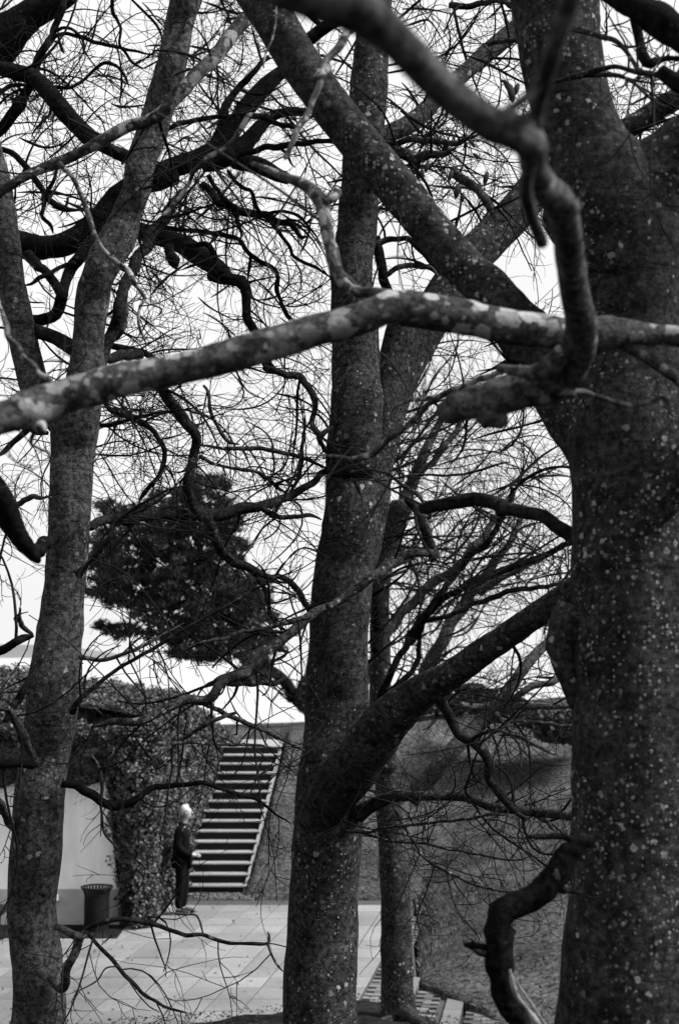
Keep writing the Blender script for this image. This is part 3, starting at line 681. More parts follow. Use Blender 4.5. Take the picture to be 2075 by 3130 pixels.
# left tree
tL = Tree('beech_tree', 'mottled leaning beech at the left that forks into two stems beside the white wall', M['bark_left'], base(119, 3560, 8))
tL.parts('''
T F 8 8 : 92,2690,210 90,2600,160 89,2500,138 89,2365,124 91,2270,120 80,2170,113 76,2080,113 84,1970,122 92,1850,118 101,1780,112 110,1730,112 122,1650,118 129,1560,120 142,1430,102 155,1300,96 162,1180,98 166,1100,100 170,1040,104 176,980,110 198,870,86 206,780,72 213,700,78 224,648,76 247,594,80 277,540,82 297,486,66 318,432,66 325,378,68 346,324,70 370,243,70 394,162,70 405,108,66 416,54,66 427,0,68 440,-70,64
T F 8 8.4 : 170,1010,70 130,960,72 100,920,70 79,892,66 54,783,68 27,648,62 15,540,60 0,432,58 -14,378,56 -35,290,52
L A1 6.4 6.6 n=.5 m=bark_branch : 1568,750,125 1400,950,110 1250,1040,100 1100,1080,105 900,1190,105 700,1300,90 500,1390,95 300,1470,85 150,1550,80 0,1650,80 -200,1800,85
L B1 6.9 6.4 n=.3 m=bark_branch : 960,-60,150 900,30,150 720,150,125 600,280,125 450,480,125 300,620,120 150,790,120 0,950,105
B A2 6.3 6.3 n=.3 wig=1.4 m=bark_branch : 530,0,50 620,120,42 670,240,42 720,350,48 780,500,46 860,680,42 930,780,48 1050,870,46 1120,950,46 1150,1010,42 1210,1090,36 1230,1160,30 1190,1220,28 1200,1400,26 1250,1568,24
L A3 8.4 8.1 n=.5 m=bark_limb : 1150,-600,60 1100,-430,70 1040,-250,100 1000,-100,105 960,50,105 920,180,95 850,330,105 800,430,95 760,520,80
L A2 9.5 8.5 n=.4 m=bark_limb : 1568,250,80 1450,400,85 1380,500,95 1280,650,105 1200,790,90 1120,960,85 1050,1120,90
B A2 8.4 8.4 n=.3 : 1070,1150,40 1090,1300,40 1050,1430,48 980,1520,40
L A3 8 8.6 n=1.2 m=bark_limb : 700,290,80 800,280,80 1000,250,90 1200,230,95
L A4 8 8.9 n=1.2 m=bark_limb : 750,290,80 850,275,82 1000,250,90 1200,232,98 1400,215,85 1560,215,90
L B4 8.4 9 n=1 m=bark_limb : 120,215,92 300,210,110 550,190,105 700,160,100 850,130,84 950,100,80 1080,50,72 1220,-40,64 1330,-110,60 1430,-200,56
B B4 8.5 8.9 n=1 m=bark_limb : 830,140,55 900,190,50 1000,220,45 1120,220,40 1250,205,38 1350,250,34
B A4 7.7 7.5 n=1 m=bark_limb : 660,720,85 740,630,46 850,510,42 930,400,42 980,290,40 1100,190,30 1250,90,25 1450,-10,20 1600,-60,12
L A3 8.4 8 n=.3 m=bark_limb flat=1 : 180,-10,70 240,20,110 300,30,125 450,80,120 560,140,130 660,200,140
L Z6 7.4 7.8 n=.6 : -60,1060,80 0,1080,80 100,1120,80 180,1220,95 250,1350,100 300,1480,100 380,1620,90 450,1750,80
L Z6 7.2 7.8 n=.3 m=bark_dark : -60,1690,190 60,1700,175 180,1700,150 300,1720,130 380,1740,120
L Z6 7.8 7.5 n=.3 m=bark_dark : 490,500,60 450,570,60 370,720,70 280,860,90 200,1020,100 130,1130,90 60,1230,60
B Z6 7.4 7.3 n=.8 m=bark_dark : -80,470,110 60,420,105 180,320,100 300,260,90 390,240,70
B Z6 7.4 7.2 n=.8 wig=1.6 : 390,240,30 300,180,60 250,60,60 230,-80,50
L R7 7.8 7.7 n=.4 : 220,980,40 285,1030,46 300,960,42 335,890,40 368,795,42
B R7 7.7 7.6 n=.8 droop=-.3 m=bark_limb : 370,795,36 400,760,20 440,735,24 500,715,24 600,712,25 700,735,22 800,765,20 860,780,20 940,780,18 1020,810,18 1130,822,15 1230,820,14 1245,790,13 1235,765,11
B R7 7.7 7.6 n=1 droop=-.2 : 260,742,28 320,768,34 370,790,38 400,778,16
B R7 7.7 7.5 n=.8 l=.8 m=bark_limb : 395,770,15 430,800,17 470,840,18 540,920,19 600,990,19 660,1050,17 740,1100,14 830,1130,11 870,1140,6
B R7 7.6 7.5 n=1 : 1235,825,13 1260,890,12 1290,930,11 1310,950,9
B R7 7.6 7.6 n=1 l=.6 : 545,925,8 490,935,8 450,990,8 380,1030,6 300,1060,4
B R7 7.6 7.6 n=1 l=.6 : 935,770,10 910,700,11 880,685,11 800,680,8 720,690,7
B R7 7.8 8.3 n=.8 m=bark_dark : 290,78,34 350,90,38 400,120,44 470,165,40 530,190,40 600,165,40 640,140,30 720,105,30 830,90,24 940,85,22 1050,120,18 1200,170,16 1340,270,12
B R7 8.1 8.2 n=.5 : 420,-40,22 450,0,22 470,100,18 465,200,14 490,320,13 550,380,11
B R5 7.8 7.6 n=1.5 m=bark_limb : 330,930,30 362,880,26 430,820,22 560,720,18 700,640,18 900,520,14 1100,410,14 1200,350,12 1400,250,8
B R5 7.8 7.9 n=1 : 370,678,24 400,680,22 480,690,20 600,650,18 700,600,16 850,520,10
B R5 7.8 7.8 n=1 : 355,880,20 380,905,15 440,915,14 480,950,12
B A3 7.9 7.8 n=1 m=bark_limb : 410,905,40 320,905,36 250,860,60 150,960,50 50,1040,48 -40,1120,42
B A4 7.8 8.6 n=1 l=.8 : 440,60,20 400,60,24 300,50,46 180,100,50 130,150,50 110,220,40
B R7 7.9 7.6 n=.8 : 70,300,50 40,250,42 10,190,36 -30,120,34
B B1 8.2 7.9 n=.3 : 335,-20,45 300,40,60 250,120,60 220,200,60 180,280,50
''')
tL.spray(20, 100, 520, 620, 7.6, 8.8, 26, 15, 35, 260, (.003, .007), 6, 8)
tL.spray(230, 900, 700, 1100, 7.6, 8.8, 8, -5, 25, 300, (.003, .006), 6, 8)
tL.done()
# centre tree
tC = Tree('beech_tree', 'tall lichen-spotted beech in the centre with a thick limb reaching right', M['bark_centre'], base(975, 3500, 9))
tC.parts('''
T F 9 9 : 735,2700,300 738,2560,215 740,2440,180 740,2365,172 741,2219,166 748,2069,162 757,1920,158 768,1800,160 777,1700,150 778,1600,146 780,1530,138 786,1420,138 793,1320,136 800,1260,128 808,1200,121 812,1150,118 814,1100,120 816,1060,126 822,940,122 823,850,112 819,760,108 812,675,97 814,604,95 825,512,92 831,423,89 839,325,89 851,216,89 860,81,78 865,0,78 870,-80,74
L F 8.97 9.3 flat=1 : 770,1520,40 795,1400,56 822,1260,64 838,1170,70 850,1080,78 864,1030,76 880,960,76 898,880,76 918,800,76 940,730,84
L F 9.15 10.5 flat=1 n=.1 : 800,1420,50 835,1280,80 852,1180,90 872,1100,66 890,1010,68 912,930,70 945,840,76 985,760,88 1025,685,96 1080,605,92 1136,545,88 1190,490,88 1245,430,86 1310,370,80
L R6 8.9 7.2 flat=1 n=.15 : -110,1440,170 -40,1330,210 60,1195,240 150,1065,228 250,945,204 350,858,170 440,800,148 540,742,134 640,668,126 760,588,120 880,505,118 1010,420,124 1140,330,130
L C1 9.2 10.6 n=.3 : 200,1240,130 350,1210,130 500,1150,150 650,1090,160 780,1000,165 900,880,140 1050,730,140 1200,600,150 1350,470,160 1500,340,165 1650,220,160 1850,80,150
L R8 8.8 7.9 n=.9 droop=-.2 : 90,220,90 150,185,66 250,145,52 350,140,46 500,142,42 600,150,42 700,190,42 800,200,46 900,215,42 1000,225,42 1110,242,40
B R8 8.4 8.0 n=1.2 droop=-.3 : 890,220,26 960,262,24 990,300,18
B R8 8.7 7.7 n=1.2 l=.8 droop=-.2 : 30,300,15 130,310,15 200,290,15 300,280,15 450,260,14 570,250,14 700,225,14 780,225,12
B R8 8.7 7.6 n=1.2 l=.8 droop=-.2 : 110,310,13 250,350,12 400,360,12 500,385,12 650,410,11 800,435,10 900,415,8
B R8 8.6 7.6 n=1 l=.8 droop=-.2 : 250,190,12 300,280,16 350,360,15 400,430,14 500,490,14 600,540,12 740,580,10 900,580,6
B R8 8.2 7.8 n=1 l=.6 : 500,485,10 520,600,10 560,690,9 640,780,8 665,830,6
L R6 8.0 7.8 n=.8 m=bark_limb : 440,860,46 470,900,48 540,1010,48 620,1070,46 680,1160,46 700,1240,44 760,1320,40 800,1370,30 860,1420,20
L C4 8.4 8.6 n=.3 wig=.4 m=bark_centre : 690,90,70 730,120,85 780,170,88 830,280,92 860,420,95 890,500,100 905,560,90 900,590,60
L C4 8.6 8.0 n=.3 wig=.4 m=bark_centre : 930,545,80 880,540,74 800,525,68 700,540,78 600,590,88 500,650,90 400,730,80 250,850,64 100,940,54 0,990,52
L B4 8.3 7.6 n=1.1 wig=1.3 m=bark_centre : 1560,890,40 1500,930,52 1350,1000,66 1230,1090,84 1100,1190,88 1000,1280,92 850,1400,88 700,1500,82 600,1568,76 450,1660,72
B R5 7.7 7.4 n=1.2 wig=1.2 m=bark_centre : 1220,670,44 1130,740,46 1010,800,46 950,870,48 850,890,46 740,920,46 640,960,42 500,975,30 420,990,26
B R5 7.8 7.5 n=1.6 l=.7 wig=1.6 : 1430,480,30 1300,525,24 1150,555,20 1050,575,18 980,600,14 900,620,10 840,650,8
B R5 7.9 8.2 n=1 : 1060,800,30 1130,785,38 1200,790,36 1260,800,30 1330,770,20
B R5 7.6 8.5 n=1.2 l=.8 : 940,885,20 1050,940,24 1200,1010,22 1400,1110,22
B R5 7.6 7.5 n=1.2 l=.8 : 1090,935,14 1000,960,20 900,1020,20 800,1080,22 700,1160,22 640,1220,16
B R5 7.5 8 n=1 : 790,1078,16 900,1070,15 1020,1080,15 1180,1082,14 1300,1110,10
L B3 8.8 8.8 n=.9 m=bark_limb : 860,350,60 960,380,62 1050,395,62 1170,410,70 1210,500,62 1275,590,60 1288,700,52 1280,820,50 1330,935,58 1390,890,48 1460,855,44 1560,820,40
B B3 8.8 9 n=.9 m=bark_limb : 1320,950,46 1400,1080,36 1430,1120,30
L B3 8.3 8.3 n=.7 m=bark_limb : -120,300,80 -40,450,90 30,600,100 130,720,100 200,830,95 250,920,90 270,1020,84 265,1120,80 230,1250,84 190,1370,86 250,1500,90 330,1640,80
L B4 8.3 8.8 n=1 m=bark_limb : 300,130,70 400,270,82 450,400,86 490,510,88 560,590,82 680,650,80 760,700,60 810,790,45 860,860,42 890,960,40 910,1050,38 960,1130,40 1010,1190,38
L B4 8.5 8.9 n=1 m=bark_limb : 740,665,66 830,720,54 920,735,50 1000,730,52 1080,785,58 1150,860,60 1200,950,58 1240,1030,52 1290,1120,50
B B3 8.6 9 n=1.4 l=.8 : 250,1010,14 300,1020,20 550,1030,36 700,1040,42 850,1045,42 1000,1075,40 1180,1120,34 1350,1190,26 1450,1230,22
B B3 8.6 9 n=1.6 l=.8 : 310,1105,35 450,1180,30 600,1210,30 750,1220,34 850,1270,32 950,1350,34 1060,1430,40
B B3 9 9 n=1 : 1250,820,16 1200,900,24 1190,1000,32 1180,1150,38 1150,1300,38 1070,1430,50
B B3 8.6 8.6 n=1.6 l=.7 : 350,500,24 380,560,30 400,700,32 460,840,32 550,970,34 640,1010,28
B C3 8.3 7.6 n=.8 l=.8 : 200,1300,14 330,1305,16 450,1318,18 600,1290,22 750,1265,24 1050,1270,24 1250,1240,24 1400,1190,24 1568,1160,22
B C3 8.5 8.2 n=1 l=.8 : 200,1240,12 300,1225,20 400,1230,24 500,1250,24 600,1310,30 700,1390,38 800,1450,38 825,1530,30
B C2 9.4 9.3 n=.8 m=bark_limb : 400,690,60 480,670,58 600,640,50 700,660,50 820,740,60 900,850,60 960,930,50
B C2 9.4 9.3 n=.4 m=bark_dark : 440,640,70 440,780,90 480,950,85 520,1100,80 540,1200,76
B C2 9.4 9.3 n=1 : 500,960,46 600,900,50 700,870,50 850,880,50 940,960,40
B C1 9.2 8.2 n=1 : 430,1230,40 560,1225,52 700,1205,60 900,1210,60 1080,1240,50 1180,1200,40 1300,1130,28
B C1 9.0 8.2 n=1.2 : 560,1300,110 680,1325,100 800,1340,88 1000,1310,50 1100,1260,30
B C2 9.2 8.6 n=.8 : 1060,40,60 1130,120,78 1250,210,78 1340,290,78 1400,400,78 1430,490,66
B D1 9 8 n=1 : -380,40,60 -250,60,55 -100,20,50 40,10,50 150,40,50 350,70,45 500,110,30
''')
tC.spray(1340, 60, 1568, 420, 7, 9.5, 14, 10, 40, 220, (.003, .007), 7, 9)
tC.spray(860, -20, 1260, 560, 9, 11.5, 56, 25, 40, 380, (.004, .009), 7, 9)
tC.spray(930, 760, 1340, 1300, 9, 12.5, 40, 22, 26, 420, (.004, .009), 7, 9)
tC.spray(860, 1640, 1330, 1960, 8.2, 9.5, 12, -12, 18, 300, (.002, .005), 5, 5)
tC.spray(230, 700, 740, 1120, 8.6, 9.8, 16, 5, 45, 260, (.003, .006), 7, 9)
tC.done()
# right tree
tR = Tree('beech_tree', 'massive dark beech trunk filling the right side, spotted with pale lichen', M['bark_right'], base(1960, 4300, 5.2))
tR.parts('''
T F 5.2 5.2 flat=1 : 1480,3300,640 1465,2950,470 1457,2700,400 1455,2500,350 1453,2365,338 1458,2200,320 1463,2060,300 1466,1900,290 1466,1700,284 1464,1550,286 1464,1400,290 1464,1250,284 1462,1120,284 1455,1010,285 1452,900,250 1458,780,232 1455,650,250 1440,540,280 1395,440,300 1350,350,215 1318,243,186 1295,130,190 1280,0,208 1275,-80,200 1270,-300,180 1250,-600,150 1210,-950,110 1180,-1300,60
L F 5.2 6.2 flat=1 n=.05 : 1430,1150,170 1400,1060,170 1350,975,165 1290,888,155 1232,800,140 1178,730,118 1128,668,104 1075,621,99 1023,563,98 955,482,98 874,383,96 803,297,94 741,212,94 688,138,94 637,53,96 600,-5,98 560,-70,98 430,-280,92 250,-560,80 20,-900,60 -200,-1250,30
L F 5.2 4.9 flat=1 : 1400,640,240 1440,520,230 1500,430,200 1560,370,170 1640,300,150 1760,200,140 1980,-20,125 2200,-320,105 2380,-700,75 2500,-1100,35
L F 5.15 4.7 flat=1 m=bark_right : 1390,1330,150 1420,1260,130 1475,1200,110 1530,1140,104 1590,1075,104 1680,980,100 1860,780,92 2080,500,80 2280,120,60 2420,-300,30
L D1 6.2 6 n=.4 : 850,1250,180 1000,1160,190 1200,1060,190 1400,920,185 1568,830,180 1750,720,170 2300,350,140 2900,-150,100 3500,-900,50
L C4 5.9 5.6 n=.4 wig=.3 m=bark_limb : 810,140,95 870,140,110 950,128,110 1100,92,118 1250,75,122 1400,92,122 1500,135,125
L R6 5.6 5.2 n=.3 wig=.3 m=bark_limb : 730,0,60 800,0,62 870,10,62 940,30,62 1020,80,66 1100,135,76 1180,190,90
L R6 5.2 5.2 flat=1 lump=.12 : 1100,470,200 1055,545,190 1018,610,140 1035,690,120 1075,790,120 1110,900,90
B R4 5.3 5.2 n=.5 : 1010,820,14 1060,845,9 1130,860,8 1220,850,6
L D1 5.8 5.4 n=.5 : -60,380,40 50,360,40 150,345,40 300,335,38 500,335,34
B D1 5.0 4.6 n=.8 : 420,720,30 550,700,36 700,650,50 900,600,50 1050,570,40 1250,630,50 1400,650,50 1568,640,50 1700,620,44
B D1 5.0 4.7 n=.8 : 600,680,40 760,640,60 860,640,44 1030,640,40 1150,680,30 1280,800,25 1380,880,25 1500,930,18
B D1 4.9 4.5 n=.6 : 640,230,60 720,260,60 870,310,50 1000,340,45 1100,420,40 1180,530,40 1230,600,40 1330,640,40
L D1 4.7 4.5 n=.3 m=bark_dark : 1190,-40,100 1200,100,100 1215,250,84 1230,380,84 1260,480,100 1310,550,90 1450,500,50 1600,500,50 1900,450,36 2200,330,20
L D1 4.4 4.2 n=.2 m=bark_dark : 950,-60,150 1100,20,190 1250,90,230 1400,180,290 1568,300,260 1750,420,240 2200,600,220 2900,1000,200 3500,1700,180
L D1 4.4 4.2 n=.3 m=bark_dark : 1400,600,110 1500,680,140 1620,740,150 2000,760,150 2500,900,150 3200,1350,150
''')
tR.spray(1390, -20, 1568, 300, 4.4, 6, 9, 10, 40, 170, (.002, .005), 5, 5)
tR.done()
# smaller tree behind the centre trunk
t4 = Tree('beech_tree', 'slimmer dark beech behind the centre trunk, rooted at the end of the paving', M['bark_centre'], base(1217, 3110, 16.3), group='bare beech trees on the slope')
t4.parts('''
T R8 16.3 16.3 flat=1 : 272,1240,260 275,1191,205 275,1130,172 270,1020,150 268,900,148 265,780,142 262,600,140 252,450,132 240,300,126 230,150,118 222,0,112
T R6 16.2 16 flat=1 : 215,1191,112 205,1050,108 195,900,106 192,740,100 190,600,94 188,450,90 196,300,92 225,160,96 262,60,104 292,-30,104
L C3 16 16.4 n=.3 : 640,1560,118 700,1400,116 780,1200,98 840,1060,88 900,930,72 960,820,60 1010,700,46 1050,560,40
L C4 16 16 n=.3 m=bark_dark : 420,1380,70 440,1250,80 430,1100,80 410,950,70 400,800,56 420,650,46
L C3 16 17 n=.4 : 760,1250,50 900,1150,60 1010,1010,56 1100,880,46 1180,700,40 1230,500,36
B R8 16 15.6 n=.3 : 350,620,26 365,700,14 385,790,10 410,850,8 390,910,6
L R8 15.8 16.1 : 170,1195,40 220,1185,60 290,1180,90
L R8 15.6 16.1 : 400,1205,40 350,1175,60 300,1130,80
''')
t4.spray(860, 850, 1330, 1600, 14.5, 19, 46, 35, 24, 380, (.006, .016), 7, 9)
t4.spray(860, 850, 1330, 1600, 14.5, 19, 34, 8, 14, 400, (.004, .009), 7, 9)
t4.done()
# thin leaning stems behind
def stems(txt, label, b, cat='tree', mat='bark_dark', sprays=()):
    t = Tree('young_tree', label, M[mat], b, cat, 'slender young trees below the bank'); t.parts(txt)
    for s in sprays: t.spray(*s)
    t.done(); return t
stems('''
T R6 13 13 n=.5 l=1.1 : 110,1150,32 190,870,32 250,740,32 330,580,32 400,480,32 520,390,32 640,320,34 780,270,34 900,225,32 1020,180,28 1150,120,22
L R6 13 13 n=.6 : 330,620,26 380,530,32 450,400,28 540,290,32 600,210,34 700,130,30 760,20,26 800,-100,20
L R6 13 13 n=.6 : 395,512,24 530,475,22 660,420,26 800,370,26 940,350,22 1060,330,18
L R6 13 13 n=.6 : 200,860,26 290,790,28 360,700,26 370,590,20 390,500,14
''', 'dark slender stems leaning right behind the small tree, holding a few dead leaves', base(1090, 2500, 13))
stems('''
T R6 18 18 n=.3 l=1.6 : 60,900,46 150,720,46 240,540,46 330,430,46 430,350,46 530,270,44 640,150,36 740,20,28
T R6 18 18 n=.3 l=1.6 : 330,950,60 400,760,60 500,560,60 580,440,58 650,320,52 720,230,40 800,120,30 850,0,24
L R6 18 18 n=.3 l=1.4 : 640,380,40 760,300,36 900,240,30 1040,150,22
''', 'greyer out-of-focus stems farther back, leaning right over the bright water', base(1140, 2420, 18), mat='bark_near', sprays=((880, 1180, 1330, 1620, 16, 20, 24, 30, 22, 240, (.005, .012), 6, 7),))
stems('''
T R6 12 12 n=.4 : 330,1330,90 420,1230,80 520,1110,76 620,1010,72 700,940,66 770,850,58 850,730,52 950,620,44 1080,520,34
L R6 12 12 n=.6 : 560,905,30 700,900,34 790,880,34 850,840,34 1000,780,32 1120,730,26
L R6 12 12 n=.6 : 650,930,34 850,905,30 1060,905,25 1150,905,20
L R6 12 12 n=.6 : 700,970,20 900,975,16 1090,1000,14
L R6 12 12 n=.5 : 600,930,26 700,915,30 780,1010,20 900,1080,18 1000,1120,15
''', 'slanting grey stem crossing the grass bank below the thick limb', base(1200, 2640, 12), mat='bark_near', sprays=((1000, 1560, 1330, 1700, 11, 13, 10, 5, 12, 240, (.004, .01), 6, 7),))
# dark trees behind the left tree
tD = Tree('beech_tree', 'dark silhouetted beech behind the left tree whose heavy limbs sweep up to the right', M['bark_dark'], base(-700, 2700, 10.5))
tD.parts('''
T F 11 10.8 flat=1 : -520,2400,260 -500,2000,220 -470,1600,200 -420,1250,180 -340,950,150 -220,740,125 -60,610,95 10,570,88
L A2 10.8 10.8 flat=1 n=.1 : -50,640,250 80,670,250 180,695,250 380,720,200 560,690,205 700,620,215 850,480,200 960,330,185 1060,230,180 1200,170,190 1350,130,200 1500,80,190
L B1 10.8 11 flat=1 n=.15 : -60,1500,190 100,1430,175 250,1380,170 380,1320,170 500,1240,175 600,1090,170 680,970,165 760,860,160 880,730,145 980,640,120 1080,570,100
L B1 10.8 10.9 flat=1 n=.3 : 330,1400,150 480,1370,170 620,1300,170 740,1190,140 820,1090,120 900,1010,100 1000,970,84 1100,955,80 1220,960,70
L B1 10.7 10.5 flat=1 n=.4 : 600,1390,120 750,1400,150 870,1440,140 980,1500,120 1060,1530,100
L B1 10.9 11 n=.4 : 420,1240,80 500,1050,90 540,900,66 580,800,60 680,700,60 780,610,50 900,500,44
L A1 9 8.4 n=.2 : -60,570,130 0,585,125 150,620,140 300,670,140 420,790,150 530,930,160 650,1060,150 760,1170,150 850,1230,120 960,1290,110 1080,1340,120 1180,1400,120
L A1 9 9.2 n=.6 : 290,640,80 330,520,74 380,400,70 420,330,66 470,260,62 510,150,58 550,50,58 580,-40,50
L A1 9 9.2 n=.4 : 290,720,90 230,800,80 170,870,105 90,990,100 20,1090,100 -50,1150,100
B A1 9 9 n=.8 : -20,850,30 60,745,30 200,730,30 450,745,34 620,745,30 750,650,28 890,535,34 1000,570,25 1080,650,25 1110,750,20
B A1 9.1 9 n=1 : 470,310,38 580,285,32 700,320,35 860,370,34 1000,405,30 1150,440,25 1350,480,18
B A1 9.1 9 n=1 : 480,260,34 540,244,30 620,255,28 690,310,26 720,370,24 715,430,20 735,465,16
B A1 8.9 8.9 n=1 : 960,-20,32 970,110,36 1010,170,30 1035,260,24 1025,380,24 1080,450,25 1150,550,25 1250,590,20
B A1 8.9 8.9 n=1 : 1110,-20,20 1240,110,25 1330,200,25 1370,280,25 1390,340,20
B A1 9 9 n=.8 : 0,1270,50 30,1280,50 130,1330,55 230,1440,60 330,1580,58 400,1690,52 470,1745,58 560,1780,50 690,1800,40
B A2 9 9 n=.8 : 580,300,26 580,340,24 550,390,24 510,450,20
B A2 9.2 9 n=.6 : 500,20,30 470,120,30 420,220,40 390,310,40 360,440,34 430,520,34 450,600,30
B A1 9 9 n=.8 : 440,890,26 430,960,26 400,1010,22 310,1100,20 270,1170,16
L A2 10.6 10.2 n=.2 : 800,640,130 740,740,110 680,810,105 610,900,105 560,1020,92 530,1150,105 480,1290,105 370,1335,100 260,1340,92 150,1330,90
L A2 10.5 10.2 n=.2 : 240,800,100 310,860,84 380,920,78 430,990,80 480,1080,86 520,1160,90
B A2 10.3 10.2 n=.4 : 640,850,46 560,875,38 500,900,36 400,950,44 300,1010,36 200,1050,34
L A2 10.5 9.6 flat=1 n=.2 : 1150,560,140 1300,610,160 1450,650,165 1560,690,170 1650,750,180 1750,820,175 1880,905,150 1960,980,105 2080,1000,90
L B2 9.6 9.2 flat=1 n=.5 : 420,950,120 480,985,96 580,1000,92 660,1020,95 705,1080,100 710,1200,76 715,1320,78 770,1420,80 800,1500,80 830,1600,80 900,1750,80
B B2 9.6 9.5 n=.4 : 180,690,42 300,690,45 380,700,50 430,770,58 455,850,60 480,920,50 530,935,30
B B2 9.8 9.8 n=.3 : 60,700,80 60,800,96 70,860,104 90,905,50
B B2 9.3 9.1 n=.9 : -60,520,44 0,540,42 250,575,40 420,600,40 550,630,44 650,655,40 700,720,40 750,790,40 830,850,42 940,890,42 975,960,38 965,1070,46 1000,1150,35 1050,1280,40 1110,1380,38 1170,1470,24
B B2 9.3 9.2 n=.9 : 380,100,46 430,180,42 470,240,42 560,340,48 620,420,40 650,540,40 660,640,40
L B2 9.5 9.2 n=.7 : 330,180,70 420,270,72 500,355,74 600,395,78 740,430,70 850,430,60 960,470,58 1080,530,52 1150,610,44 1200,610,24
B B2 9.3 9.1 n=.9 : 550,60,32 670,200,35 740,230,35 780,310,35 830,420,40 920,500,40 1000,600,35 1070,720,32 1120,800,32 1280,880,32 1440,975,28
B B2 9.2 9.1 n=.8 : 745,790,32 735,900,30 715,1010,26
B B2 9.2 9.1 n=1 : 870,440,28 950,415,30 1050,410,30 1150,440,28 1230,520,24 1290,600,20 1380,740,16
B A3 8.6 8.5 n=1 : 900,640,40 930,690,42 1000,740,50 1130,780,50 1250,840,50 1330,900,46 1380,980,46 1410,1070,46 1410,1160,44 1380,1240,42 1300,1340,40 1230,1430,40 1200,1500,34
B A3 8.6 8.4 n=.8 : 830,838,42 990,835,36 1100,790,36 1250,750,30 1450,715,28
L A3 9 8.9 n=.9 : 940,160,60 1000,175,62 1100,190,66 1230,215,62 1330,270,46 1440,350,40 1560,420,30
L A3 9 8.9 n=.6 : 860,400,56 1000,400,62 1200,400,50 1300,420,30
B B1 9.2 9 n=.6 : 0,1120,36 130,1070,42 300,1035,42 450,1000,42 700,990,34 850,1000,46 950,1050,44 1080,1080,44 1140,1110,40
B B1 9.2 9 n=.5 : 560,1370,44 650,1330,52 850,1270,56 1000,1240,60 1200,1220,50 1430,1205,40 1560,1200,30
L B1 8.6 8.3 n=.3 : 1150,400,90 1260,330,110 1330,270,115 1450,190,110 1568,110,110 1700,30,110 1800,-40,110
B B1 8.8 8.8 n=.8 : 1080,-20,50 1190,50,50 1250,120,60 1320,190,50 1400,215,30 1500,230,20
''')
tD.tw and None
tD.spray(0, 0, 380, 600, 9.5, 12, 40, 20, 50, 240, (.003, .008), 7, 9)
tD.spray(380, 0, 620, 520, 10, 12.5, 40, 20, 45, 230, (.004, .009), 8, 11)
tD.spray(440, 60, 780, 560, 10, 12.5, 34, 30, 50, 230, (.004, .009), 8, 11)
tD.spray(220, 480, 760, 860, 9.5, 12, 36, -20, 45, 260, (.003, .007), 7, 9)
tD.spray(0, 560, 160, 1560, 9, 12, 18, 60, 60, 200, (.003, .007), 7, 9)
tD.spray(230, 850, 760, 1180, 10, 13, 20, 0, 25, 420, (.003, .006), 7, 9)
tD.done()
# heavy dark limb in the top left corner, hooked limb at the left edge
tA = Tree('beech_tree', 'black heavy limb curving through the top left corner, tree otherwise out of view', M['bark_dark'], base(-1500, 2300, 12))
tA.parts('''
T F 12.5 12 flat=1 : -900,2100,330 -820,1500,300 -700,1000,270 -520,620,230 -320,360,190 -160,220,160 -60,160,140
L A1 11.5 11.3 flat=1 n=.2 : -260,520,400 -100,430,400 0,360,370 130,240,310 280,120,250 420,60,215 560,-20,170 700,-100,120
''')
tA.spray(0, 20, 160, 260, 10, 11.5, 12, 50, 50, 120, (.004, .01), 7, 8)
tA.done()
tH = Tree('broken_branch', 'black hooked broken branch poking in from the left edge at mid height', M['bark_dark'], base(-400, 1350, 4.6), 'branch', None)
tH.parts('''
L A4 4.7 5 lump=.1 flat=1 n=.1 : -520,-300,230 -250,-180,220 -40,-20,210 40,130,215 90,260,200 170,400,170 250,500,135 310,575,90 330,600,50
L A4 7.2 7.9 n=.2 : 290,540,90 340,500,110 400,450,100 460,400,90
''')
tH.done()
